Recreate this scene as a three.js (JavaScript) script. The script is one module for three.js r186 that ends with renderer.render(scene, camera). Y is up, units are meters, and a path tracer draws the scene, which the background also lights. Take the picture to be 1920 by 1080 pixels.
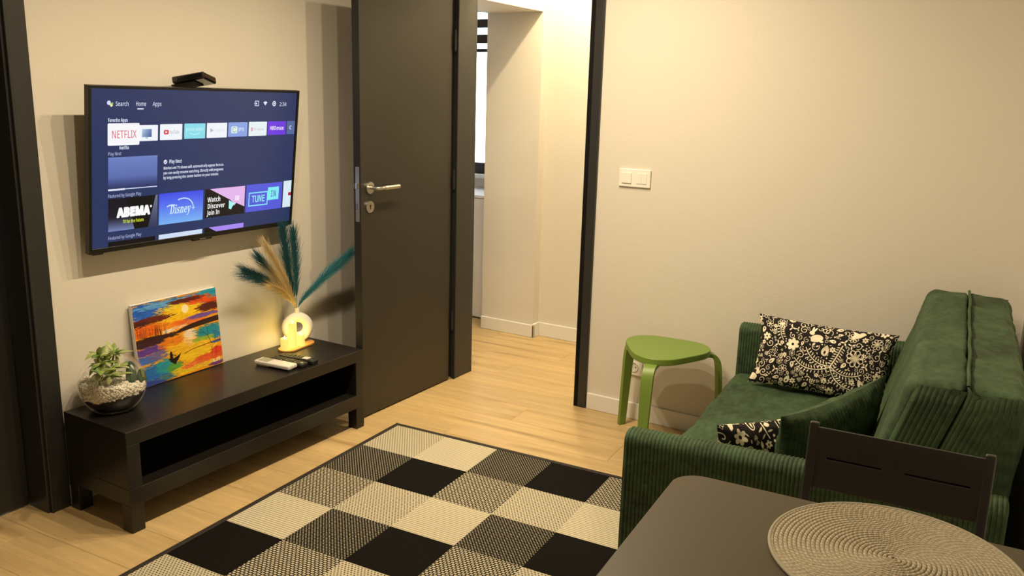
import * as THREE from 'three';
import { RoundedBoxGeometry } from 'three/addons/geometries/RoundedBoxGeometry.js';
import { mergeGeometries, mergeVertices, toCreasedNormals } from 'three/addons/utils/BufferGeometryUtils.js';
import { createNoise2D } from 'simplex-noise';

// ------------------------------------------------------------------ camera, sky, exposure
const scene = new THREE.Scene();
const camera = new THREE.PerspectiveCamera(37.46, 1920 / 1080, 0.05, 60);
{
  const yaw = 0.5381, pitch = -0.2223, roll = 0.0283;
  const F = new THREE.Vector3(-Math.sin(yaw) * Math.cos(pitch), Math.sin(pitch), -Math.cos(yaw) * Math.cos(pitch));
  const R = new THREE.Vector3().crossVectors(F, new THREE.Vector3(0, 1, 0)).normalize();
  const U = new THREE.Vector3().crossVectors(R, F);
  const R2 = R.clone().multiplyScalar(Math.cos(roll)).addScaledVector(U, Math.sin(roll));
  const U2 = U.clone().multiplyScalar(Math.cos(roll)).addScaledVector(R, -Math.sin(roll));
  camera.position.set(2.7641, 1.4669, 3.5451);
  camera.quaternion.setFromRotationMatrix(new THREE.Matrix4().makeBasis(R2, U2, F.clone().negate()));
}
scene.add(camera);
scene.background = new THREE.Color().setRGB(4.6, 4.8, 5.1);           // bright overcast daylight, seen through the hall window only
const renderer = new THREE.WebGLRenderer();
renderer.toneMapping = THREE.LinearToneMapping;
renderer.toneMappingExposure = 1.0;
renderer.shadowMap.enabled = true;
const LAMP_COLOR = [1, 0.80, 0.525], LAMP_POWER = 4.05, HALL_POWER = 4.7, CANDLE_POWER = 0.013;

// ------------------------------------------------------------------ helpers
let seed = 7;
const rnd = () => { seed = (seed + 0x6d2b79f5) | 0; let t = Math.imul(seed ^ (seed >>> 15), 1 | seed); t = (t + Math.imul(t ^ (t >>> 7), 61 | t)) ^ t; return ((t ^ (t >>> 14)) >>> 0) / 4294967296; };
const rr = (a, b) => a + (b - a) * rnd();
const n2 = createNoise2D(() => rnd());
const V3 = (x, y, z) => new THREE.Vector3(x, y, z);
const lerp = (a, b, t) => a + (b - a) * t;
const TURN = 0.058;                                                    // sofa, rug, table and right wall stand a little out of square with the screen wall
const taken = {};
const numbered = (n) => { taken[n] = (taken[n] ?? -1) + 1; return taken[n] ? n + '_' + String(taken[n]).padStart(3, '0') : n; };
function thing(name, label, category, pos = [0, 0, 0], turn = 0, group) {
  const o = new THREE.Group(); o.name = numbered(name); o.position.set(...pos); o.rotation.y = turn;
  o.userData = { label, category }; if (group) o.userData.group = group;
  scene.add(o); return o;
}
function part(name, geo, mat, parent, label) {
  const m = new THREE.Mesh(geo, mat); m.name = name; m.castShadow = m.receiveShadow = true;
  if (label) m.userData.label = label;
  parent.add(m); return m;
}
function struct(name, geo, mat, label, parent = scene) {
  const m = geo ? new THREE.Mesh(geo, mat) : new THREE.Group(); m.name = name; m.castShadow = m.receiveShadow = true;
  m.userData = { kind: 'structure' }; if (label) m.userData.label = label;
  parent.add(m); return m;
}
const box = (x0, x1, y0, y1, z0, z1) => { const g = new THREE.BoxGeometry(x1 - x0, y1 - y0, z1 - z0); g.translate((x0 + x1) / 2, (y0 + y1) / 2, (z0 + z1) / 2); return boxUV(g); };
const rbox = (x0, x1, y0, y1, z0, z1, r = 0.003, s = 2) => { const g = new RoundedBoxGeometry(x1 - x0, y1 - y0, z1 - z0, s, Math.min(r, (x1 - x0) / 2.01, (y1 - y0) / 2.01, (z1 - z0) / 2.01)); g.translate((x0 + x1) / 2, (y0 + y1) / 2, (z0 + z1) / 2); return boxUV(g); };
function boxUV(g) {                                                    // uv in metres from the dominant axis of the normal
  const p = g.attributes.position, n = g.attributes.normal, uv = new Float32Array(p.count * 2);
  for (let i = 0; i < p.count; i++) {
    const ax = Math.abs(n.getX(i)), ay = Math.abs(n.getY(i)), az = Math.abs(n.getZ(i));
    if (ay >= ax && ay >= az) { uv[2 * i] = p.getX(i); uv[2 * i + 1] = p.getZ(i); } else if (ax >= az) { uv[2 * i] = p.getZ(i); uv[2 * i + 1] = p.getY(i); } else { uv[2 * i] = p.getX(i); uv[2 * i + 1] = p.getY(i); }
  }
  g.setAttribute('uv', new THREE.BufferAttribute(uv, 2)); return g;
}
const join = (list) => mergeGeometries(list.map((g) => { const h = g.index ? g.toNonIndexed() : g; for (const k of Object.keys(h.attributes)) if (!['position', 'normal', 'uv'].includes(k)) h.deleteAttribute(k); return h; }));
const cyl = (r0, r1, h, seg = 24) => new THREE.CylinderGeometry(r0, r1, h, seg);
function tube(pts, r, seg = 24, rad = 8, closed = false) { return new THREE.TubeGeometry(new THREE.CatmullRomCurve3(pts, closed), seg, r, rad, closed); }
function lathe(pts, seg = 48) { return new THREE.LatheGeometry(pts.map(([x, y]) => new THREE.Vector2(x, y)), seg); }
function grid(nu, nv, f, closeV = false) {                             // surface from f(u, v) -> [x, y, z], uv = (u, v)
  const p = [], uv = [], idx = [];
  for (let i = 0; i <= nu; i++) for (let j = 0; j <= nv; j++) { const q = f(i / nu, j / nv, i, j); p.push(q[0], q[1], q[2]); uv.push(q[3] ?? i / nu, q[4] ?? j / nv); }
  for (let i = 0; i < nu; i++) for (let j = 0; j < nv; j++) { const a = i * (nv + 1) + j, b = a + nv + 1; idx.push(a, b, a + 1, b, b + 1, a + 1); }
  let g = new THREE.BufferGeometry(); g.setAttribute('position', new THREE.Float32BufferAttribute(p, 3)); g.setAttribute('uv', new THREE.Float32BufferAttribute(uv, 2)); g.setIndex(idx);
  if (closeV) { g.deleteAttribute('uv'); g = mergeVertices(g, 1e-6); const c = g.attributes.position.count; g.setAttribute('uv', new THREE.Float32BufferAttribute(new Float32Array(c * 2), 2)); }
  g.computeVertexNormals(); return g;
}
const std = (rgb, roughness = 0.6, more = {}) => new THREE.MeshStandardMaterial({ color: new THREE.Color().setRGB(...rgb), roughness, ...more });
const phy = (rgb, roughness = 0.6, more = {}) => new THREE.MeshPhysicalMaterial({ color: new THREE.Color().setRGB(...rgb), roughness, ...more });
function canvas(w, h, draw) { const c = document.createElement('canvas'); c.width = w; c.height = h; draw(c.getContext('2d'), w, h); const t = new THREE.CanvasTexture(c); t.colorSpace = THREE.SRGBColorSpace; t.magFilter = THREE.LinearFilter; t.wrapS = t.wrapT = THREE.RepeatWrapping; return t; }
function dataTex(w, h, f, srgb) {                                      // f(x, y) -> [r, g, b] in 0..1
  const d = new Uint8Array(w * h * 4);
  for (let y = 0; y < h; y++) for (let x = 0; x < w; x++) { const c = f(x, y), o = (y * w + x) * 4; for (let k = 0; k < 3; k++) d[o + k] = Math.max(0, Math.min(255, Math.round(c[k] * 255))); d[o + 3] = 255; }
  const t = new THREE.DataTexture(d, w, h); t.wrapS = t.wrapT = THREE.RepeatWrapping; t.magFilter = THREE.LinearFilter; if (srgb) t.colorSpace = THREE.SRGBColorSpace; t.needsUpdate = true; return t;
}
// tileable noise on a torus of the given size in pixels
function tileNoise(w, h, sx, sy) {
  const g = []; for (let i = 0; i < sx * sy; i++) g.push(rnd());
  const at = (i, j) => g[((j % sy) + sy) % sy * sx + ((i % sx) + sx) % sx], s = (t) => t * t * (3 - 2 * t);
  return (x, y) => { const fx = x / w * sx, fy = y / h * sy, i = Math.floor(fx), j = Math.floor(fy), u = s(fx - i), v = s(fy - j); return lerp(lerp(at(i, j), at(i + 1, j), u), lerp(at(i, j + 1), at(i + 1, j + 1), u), v); };
}

// ------------------------------------------------------------------ materials
const plasterBump = (() => { const a = tileNoise(512, 512, 90, 90), b = tileNoise(512, 512, 24, 24); return dataTex(512, 512, (x, y) => { const v = 0.6 * a(x, y) + 0.4 * b(x, y); return [v, v, v]; }); })();
plasterBump.repeat.set(1.4, 1.4);
const M = {
  wall: std([0.70, 0.665, 0.60], 0.85, { bumpMap: plasterBump, bumpScale: 0.0003 }),
  ceiling: std([0.8, 0.79, 0.77], 0.9),
  trim: std([0.80, 0.79, 0.76], 0.45),
  door: std([0.027, 0.024, 0.017], 0.4),
  frame: std([0.024, 0.0245, 0.024], 0.38),
  gasket: std([0.008, 0.008, 0.008], 0.8),
  steel: std([0.62, 0.6, 0.56], 0.28, { metalness: 1 }),
  plateSteel: std([0.5, 0.49, 0.46], 0.4, { metalness: 0.9 }),
  bench: std([0.0105, 0.0088, 0.008], 0.33),
  benchIn: std([0.009, 0.0078, 0.007], 0.45),
  plastic: std([0.006, 0.006, 0.006], 0.35),
  plasticMatte: std([0.012, 0.012, 0.013], 0.6),
  white: std([0.8, 0.79, 0.76], 0.4),
  anthracite: std([0.03, 0.032, 0.036], 0.5),
};

// ------------------------------------------------------------------ floor: oak boards, each a piece
const oakTex = (() => {
  const W = 1024, H = 512, a = tileNoise(W, H, 5, 46), b = tileNoise(W, H, 14, 150), c = tileNoise(W, H, 4, 10), d = tileNoise(W, H, 60, 256), k = tileNoise(W, H, 7, 22);
  return dataTex(W, H, (x, y) => {
    const wv = y + 10 * (c(x, y) - 0.5), g = 0.42 * a(x, wv) + 0.33 * b(x, wv) + 0.25 * d(x, y);
    const streak = Math.pow(Math.max(0, k(x, wv) - 0.62) / 0.38, 1.5) * 0.16;
    const v = 0.93 + 0.14 * (g - 0.5) * 2 * 0.62 - streak * (0.4 + b(x, y));
    return [0.85 * v, 0.745 * v * (0.985 - streak * 0.2), 0.545 * v * (0.97 - streak * 0.5)];
  }, true);
})();
oakTex.repeat.set(1 / 2.2, 1 / 1.1);
const oakBump = (() => { const b = tileNoise(512, 256, 10, 120), d = tileNoise(512, 256, 40, 200); return dataTex(512, 256, (x, y) => { const v = 0.5 * b(x, y) + 0.5 * d(x, y); return [v, v, v]; }); })();
oakBump.repeat.set(1 / 1.1, 1 / 0.55);
const oakMats = [1, 0.955, 0.985, 0.93].map((s) => std([s, s * 0.995, s * 0.985], 0.42, { map: oakTex, bumpMap: oakBump, bumpScale: 0.0004 }));
{
  const floor = struct('floor', null, null, 'light oak laminate floor');
  const slab = part('floor_base', box(-2.0, 4.4, -0.12, -0.0125, -1.9, 5.1), std([0.25, 0.18, 0.1], 0.9), floor);
  const PW = 0.192, PL = 1.285, gap = 0.0004, variants = [];
  for (let k = 0; k < 10; k++) { const g = rbox(gap, PL - gap, -0.012, 0, gap, PW - gap, 0.0007, 1), uv = g.attributes.uv, ou = rr(0, 5), ov = rr(0, 5); for (let i = 0; i < uv.count; i++) uv.setXY(i, uv.getX(i) + ou, uv.getY(i) + ov); variants.push(g); }
  const boards = new THREE.Group(); boards.name = 'board_rows'; 
  let n = 0;
  const c = Math.cos(TURN), s = Math.sin(TURN);
  for (let r = -10; r < 27; r++) {
    const off = ((r * 0.43) % 1 + 1) % 1;
    for (let k = -2; k < 4; k++) {
      const lx = (k + off) * PL, lz = r * PW, x = 0.3 + lx * c + lz * s, z = -lx * s + lz * c;
      const xe = x + PL * c, ze = z - PL * s;
      if (xe < -1.85 || x > 4.25 || Math.max(z, ze) + PW < -1.55 || Math.min(z, ze) > 4.98 || (xe < -0.05 && z > 0.15)) continue;
      const m = part('floor_board', variants[n % 10], oakMats[(n * 7 + r * 3 + 40) % 4], floor); n++;
      m.position.set(x, 0, z); m.rotation.y = TURN;
    }
  }
}

// ------------------------------------------------------------------ walls, ceiling
const CEIL = 2.6, OPEN_TOP = 1.985;
struct('wall_left', join([box(-0.3, 0, 0, CEIL, -0.12, 2.02), box(-0.3, 0, 2.0, CEIL, 2.02, 2.86), box(-0.3, 0, 0, CEIL, 2.86, 5.1)]), M.wall, 'warm off-white plaster wall behind the television');
struct('wall_back', join([box(-1.8, 0.305, 0, CEIL, -0.12, 0), box(0.305, 1.045, OPEN_TOP + 0.02, CEIL, -0.12, 0), box(1.045, 3.1, 0, CEIL, -0.12, 0)]), M.wall, 'warm off-white plaster wall with the hall doorway');
{
  const L = 1.96, g = box(0, 0.12, 0, CEIL, 0, L); const w = struct('wall_right', g, M.wall, 'warm off-white plaster wall behind the green sofa');
  w.position.set(2.825, 0, 0); w.rotation.y = TURN;
}
struct('wall_recess', join([box(3.05, 4.3, 0, CEIL, 1.86, 1.96), box(4.2, 4.3, 0, CEIL, 1.96, 5.1)]), M.wall);
struct('wall_rear', box(-0.3, 4.3, 0, CEIL, 5.0, 5.1), M.wall);
struct('ceiling', box(-1.9, 4.3, CEIL, CEIL + 0.1, -1.7, 5.1), M.ceiling);
struct('wall_hall_end', join([box(0.26, 2.1, 0, CEIL, -1.1, -0.98), box(2.0, 2.1, 0, CEIL, -0.98, -0.12)]), M.wall, 'cream wall at the end of the hall');
struct('wall_hall_reveal', join([box(-0.12, 0.26, 0, CEIL, -1.62, -0.915), box(-0.12, 0.26, 1.945, CEIL, -0.915, -0.12)]), M.wall, 'thick cream wall around the opening to the window bay');
struct('wall_window', join([box(-1.8, -0.12, 0, 0.9, -1.62, -1.5), box(-1.8, -0.12, 2.12, CEIL, -1.62, -1.5), box(-1.8, -1.4, 0.9, 2.12, -1.62, -1.5), box(-0.3, -0.12, 0.9, 2.12, -1.62, -1.5), box(-1.9, -1.8, 0, CEIL, -1.62, -0.12)]), M.wall, 'cream wall holding the hall window');

// baseboards with a small rounded top
const bb = (a, b, axis, at, dir, h = 0.08) => axis === 'x' ? rbox(a, b, 0, h, Math.min(at, at + dir * 0.014), Math.max(at, at + dir * 0.014), 0.004) : rbox(Math.min(at, at + dir * 0.014), Math.max(at, at + dir * 0.014), 0, h, a, b, 0.004);
struct('baseboard_left', join([bb(0.0, 1.957, 'z', 0, 1), bb(2.925, 5, 'z', 0, 1)]), M.trim, 'white baseboard along the television wall');
struct('baseboard_back', join([bb(0.0, 0.235, 'x', 0, 1), bb(1.092, 2.82, 'x', 0, 1)]), M.trim, 'white baseboard along the doorway wall');
{ const b = struct('baseboard_right', rbox(-0.014, 0, 0, 0.08, 0.02, 1.96, 0.004), M.trim, 'white baseboard behind the green sofa'); b.position.set(2.825, 0, 0); b.rotation.y = TURN; }
struct('baseboard_hall', join([bb(0.274, 2.0, 'x', -0.98, 1, 0.088), bb(-0.12, 0.274, 'x', -0.915, 1, 0.08), bb(-0.98, -0.901, 'z', 0.26, 1, 0.088), bb(0.0, 0.24, 'x', -0.12, -1)]), M.trim, 'white baseboard stepping around the hall wall corner');

// ------------------------------------------------------------------ doorway in the back wall with its open leaf
{
  const f = struct('trim_1', null, null, 'dark anthracite door frame of the hall doorway');
  const z0 = -0.135, z1 = 0.016;
  part('jamb', rbox(0.30, 0.325, 0, OPEN_TOP, z0, 0.028, 0.003), M.frame, f);
  part('jamb', rbox(1.024, 1.05, 0, OPEN_TOP, z0, z1, 0.003), M.frame, f);
  part('head', rbox(0.30, 1.05, OPEN_TOP, OPEN_TOP + 0.025, z0, z1, 0.003), M.frame, f);
  part('casing', rbox(1.0235, 1.088, 0, OPEN_TOP + 0.064, 0, z1, 0.004), M.frame, f);
  part('casing', rbox(0.238, 0.302, 0, OPEN_TOP + 0.064, 0, z1, 0.004), M.frame, f);
  part('casing', rbox(0.238, 1.088, OPEN_TOP, OPEN_TOP + 0.064, 0, z1, 0.004), M.frame, f);
  part('casing', rbox(1.0235, 1.088, 0, OPEN_TOP + 0.064, -0.136, -0.12, 0.004), M.frame, f);
  part('casing', rbox(0.262, 0.3255, 0, OPEN_TOP + 0.064, -0.136, -0.12, 0.004), M.frame, f);
  part('stop_strip', rbox(1.012, 1.024, 0, OPEN_TOP, -0.13, -0.03, 0.002), M.frame, f);
  part('gasket', rbox(0.318, 0.3275, 0, OPEN_TOP, 0.026, 0.034, 0.002), M.gasket, f);
  part('strike_plate', rbox(1.0195, 1.0245, 0.96, 1.14, -0.024, 0.006, 0.001), M.plateSteel, f, 'brushed steel strike plate');
}
{
  const d = struct('door_1', null, null, 'dark olive-grey hall door standing open beside the television bench');
  const z0 = 0.058, z1 = 0.733, x0 = 0.27, x1 = 0.31, top = 1.972;
  part('door_leaf', rbox(x0, x1, 0.008, top, z0, z1 - 0.0012, 0.002), M.door, d);
  part('edge_band', rbox(x0 + 0.0005, x1 - 0.0005, 0.008, top, z1 - 0.002, z1, 0.001), M.plasticMatte, d, 'black door edge band');
  part('leaf_rebate', rbox(x0 + 0.002, x1 - 0.014, 0.008, top, z0 - 0.016, z0 + 0.004, 0.002), M.gasket, d);
  for (const y of [0.32, 1.05, 1.72]) {
    const h = part('hinge', join([cyl(0.0062, 0.0062, 0.085, 14).translate(0.318, y, 0.045), cyl(0.0045, 0.0045, 0.1, 12).translate(0.318, y, 0.045)]), M.plasticMatte, d);
  }
  // lock forend on the latch edge, latch bolt, handles, key roses
  const lp = part('lock_plate', rbox(0.282, 0.302, 0.912, 1.15, z1 - 0.001, z1 + 0.0022, 0.001), M.plateSteel, d, 'long brushed steel lock plate in the door edge');
  part('latch_bolt', rbox(0.286, 0.298, 1.055, 1.083, z1, z1 + 0.011, 0.002), M.steel, lp);
  part('dead_bolt', rbox(0.286, 0.298, 0.965, 0.995, z1, z1 + 0.0035, 0.001), M.steel, lp);
  const lever = (x, dir) => {
    const rose = part('handle_rose', cyl(0.026, 0.026, 0.009, 32).rotateZ(Math.PI / 2).translate(x + dir * 0.0045, 1.058, 0.678), M.steel, d, 'round brushed steel handle rose');
    const pts = [V3(x, 1.058, 0.678), V3(x + dir * 0.03, 1.058, 0.678), V3(x + dir * 0.046, 1.058, 0.674), V3(x + dir * 0.054, 1.058, 0.655), V3(x + dir * 0.055, 1.058, 0.635)];
    part('lever_neck', tube(pts, 0.0075, 24, 14), M.steel, rose);
    part('lever_grip', cyl(0.0095, 0.0095, 0.1, 24).rotateX(Math.PI / 2).translate(x + dir * 0.055, 1.058, 0.588), M.steel, rose, 'brushed steel lever grip');
    const key = part('key_rose', cyl(0.026, 0.026, 0.007, 32).rotateZ(Math.PI / 2).translate(x + dir * 0.0035, 0.974, 0.678), M.steel, d, 'round brushed steel keyhole rose');
    part('keyhole', join([cyl(0.0042, 0.0042, 0.002, 16).rotateZ(Math.PI / 2).translate(x + dir * 0.0072, 0.979, 0.678), box(x + dir * 0.0072 - 0.001, x + dir * 0.0072 + 0.001, 0.963, 0.979, 0.676, 0.680)]), M.gasket, key);
  };
  lever(x1, 1); lever(x0, -1);
}
// closed dark door recessed in the television wall
{
  const f = struct('trim_2', null, null, 'dark anthracite frame of the closed door beside the television bench');
  const T = 1.995;
  part('casing', rbox(0, 0.016, 0, T + 0.06, 1.957, 2.024, 0.004), M.frame, f);
  part('casing', rbox(0, 0.016, 0, T + 0.06, 2.85, 2.917, 0.004), M.frame, f);
  part('casing', rbox(0, 0.016, T, T + 0.066, 1.957, 2.917, 0.004), M.frame, f);
  part('casing_bead', rbox(0.002, 0.0185, 0, T, 2.018, 2.0275, 0.003), M.frame, f);
  part('jamb', rbox(-0.29, 0.006, 0, T, 2.015, 2.036, 0.003), M.frame, f);
  part('jamb', rbox(-0.29, 0.006, 0, T, 2.844, 2.865, 0.003), M.frame, f);
  part('head', rbox(-0.29, 0.006, T, T + 0.012, 2.015, 2.865, 0.003), M.frame, f);
  const d = struct('door_2', null, null, 'closed dark anthracite door set back in its frame');
  part('door_leaf', rbox(-0.148, -0.106, 0.006, T - 0.003, 2.038, 2.842, 0.003), M.frame, d);
  part('handle', join([cyl(0.026, 0.026, 0.008, 28).rotateZ(Math.PI / 2).translate(-0.102, 1.05, 2.78), tube([V3(-0.1, 1.05, 2.78), V3(-0.06, 1.05, 2.78), V3(-0.05, 1.05, 2.765), V3(-0.05, 1.05, 2.66)], 0.009, 24, 12)]), M.steel, d, 'brushed steel lever handle');
}

// ------------------------------------------------------------------ hall window with its blind, sill and low cupboard
{
  const w = struct('window_1', null, null, 'hall window with a dark frame and a banded roller blind');
  const zf = -1.545, x0 = -1.4, x1 = -0.3, y0 = 0.925, y1 = 2.12;
  part('window_frame', join([box(x0, x1, y0, 1.0, zf - 0.03, zf + 0.03), box(x0, x1, y1 - 0.06, y1, zf - 0.03, zf + 0.03), box(x0, x0 + 0.06, y0, y1, zf - 0.03, zf + 0.03), box(x1 - 0.06, x1, y0, y1, zf - 0.03, zf + 0.03), box(-0.88, -0.82, y0, y1, zf - 0.03, zf + 0.03)]), M.anthracite, w, 'dark anthracite window frame');
  const glass = phy([1, 1, 1], 0.02, { transmission: 1, thickness: 0, ior: 1.45 });
  part('pane', box(x0 + 0.05, -0.87, 0.99, y1 - 0.05, zf - 0.004, zf + 0.004), glass, w);
  part('pane', box(-0.83, x1 - 0.05, 0.99, y1 - 0.05, zf - 0.004, zf + 0.004), glass, w);
  part('window_sill', rbox(x0 - 0.03, x1 + 0.1, 0.9, 0.925, -1.56, -1.44, 0.004), M.trim, w, 'white window sill');
}
{
  const b = thing('roller_blind', 'dark banded roller blind half lowered over the hall window', 'blind', [0, 0, 0]);
  const z = -1.504, dark = std([0.05, 0.038, 0.03], 0.8), sheer = phy([0.86, 0.95, 1], 0.9, { transmission: 0.92, thickness: 0 });
  [[1.914, 1.97], [1.811, 1.869], [2.017, 2.073]].forEach(([a, c]) => part('fabric_band', box(-1.36, -0.31, a, c, z - 0.001, z + 0.001), dark, b));
  part('sheer_fabric', box(-1.36, -0.31, 1.762, 2.1, z - 0.0035, z - 0.0025), sheer, b, 'thin white see-through blind fabric');
  part('bottom_bar', rbox(-1.365, -0.305, 1.753, 1.775, z - 0.006, z + 0.006, 0.003), M.anthracite, b);
  part('cassette', rbox(-1.38, -0.303, 2.08, 2.135, z - 0.012, z + 0.045, 0.008), M.anthracite, b);
}
{
  const c = thing('low_cupboard', 'plain white low cupboard under the hall window', 'cupboard', [0, 0, 0]);
  part('carcass', rbox(-1.3, -0.135, 0.006, 0.812, -1.495, -1.1, 0.003), M.white, c);
  part('top', rbox(-1.31, -0.13, 0.812, 0.83, -1.497, -1.082, 0.003), M.white, c);
  for (let k = 0; k < 3; k++) part('door', rbox(-1.298 + k * 0.388, -0.914 + k * 0.388, 0.012, 0.808, -1.1, -1.084, 0.003), M.white, c);
}

// ------------------------------------------------------------------ ceiling lamps (out of frame, their light and shadows show)
const glowMat = std([0, 0, 0], 0.5, { emissive: new THREE.Color().setRGB(...LAMP_COLOR), emissiveIntensity: 9 });
function pointLight(parent, pos, color, power, radius) {
  const l = new THREE.PointLight(new THREE.Color().setRGB(...color), power, 0, 2); l.position.set(...pos); l.castShadow = true; l.shadow.radius = radius; l.name = 'lamp_glow'; l.shadow.mapSize.set(1024, 1024); parent.add(l); return l;
}
function spotLight(parent, pos, color, power, radius) {               // a wide lamp aimed down and into the room
  const l = new THREE.SpotLight(new THREE.Color().setRGB(...color), power, 0, Math.PI / 2, 1, 2); l.position.set(...pos); l.target.position.set(pos[0] + 0.17, pos[1] - 1, pos[2]); l.castShadow = true; l.shadow.radius = radius; l.name = 'lamp_glow'; l.shadow.mapSize.set(1024, 1024); parent.add(l, l.target); return l;
}
{
  const t = thing('track_light', 'black ceiling rail with five bare-bulb spot heads', 'ceiling lamp', [1.17, 0, 0]);
  part('rail', rbox(-0.017, 0.017, CEIL - 0.03, CEIL, 0.55, 2.32, 0.003), M.plastic, t);
  for (const z of [0.77, 1.09, 1.42, 1.77, 2.1]) {
    const h = part('lamp_head', lathe([[0.0001, CEIL - 0.03], [0.008, CEIL - 0.03], [0.008, CEIL - 0.09], [0.03, CEIL - 0.1], [0.032, CEIL - 0.165], [0.028, CEIL - 0.165], [0.027, CEIL - 0.12], [0.0001, CEIL - 0.12]], 28).translate(0, 0, z), M.plastic, t);
    part('bulb', new THREE.SphereGeometry(0.027, 24, 16).translate(0, CEIL - 0.2, z), glowMat, h, 'glowing warm bulb');
    spotLight(t, [0, CEIL - 0.2, z], LAMP_COLOR, LAMP_POWER, 0.8);
  }
}
{
  const t = thing('hall_ceiling_lamp', 'round ceiling lamp of the hall with one warm bulb', 'ceiling lamp', [0.72, 0, -0.5]);
  part('base', lathe([[0.0001, CEIL], [0.06, CEIL], [0.06, CEIL - 0.02], [0.02, CEIL - 0.03], [0.02, CEIL - 0.06], [0.0001, CEIL - 0.06]], 32), M.white, t);
  part('bulb', new THREE.SphereGeometry(0.03, 24, 16).translate(0, CEIL - 0.085, 0), glowMat, t, 'glowing warm bulb');
  pointLight(t, [0, CEIL - 0.085, 0], [1, 0.82, 0.5], HALL_POWER, 1.2);
}

// ------------------------------------------------------------------ television bench
{
  const t = thing('television_bench', 'long black-brown low television bench with one open shelf', 'tv bench', [0.028, 0, 1.963]);
  const L = 1.167, D = 0.341, H = 0.36, r = 0.0016;
  part('top', rbox(0, D, 0.31, H, -L, 0, r), M.bench, t);
  part('side_panel', rbox(0.0, D, 0.1565, 0.3105, -0.049, -0.0004, r), M.bench, t);
  part('side_panel', rbox(0.0, D, 0.1565, 0.3105, -L + 0.0004, -L + 0.049, r), M.bench, t);
  part('shelf', rbox(0, D, 0.097, 0.157, -L, 0, r), M.bench, t);
  part('back_panel', box(0.004, 0.009, 0.157, 0.31, -L + 0.049, -0.049), M.benchIn, t);
  for (const [x, z] of [[0, 0], [D - 0.049, 0], [0, -L + 0.049], [D - 0.049, -L + 0.049]]) part('leg', rbox(x, x + 0.049, 0, 0.0975, z - 0.049, z, r), M.bench, t);
}

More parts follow.
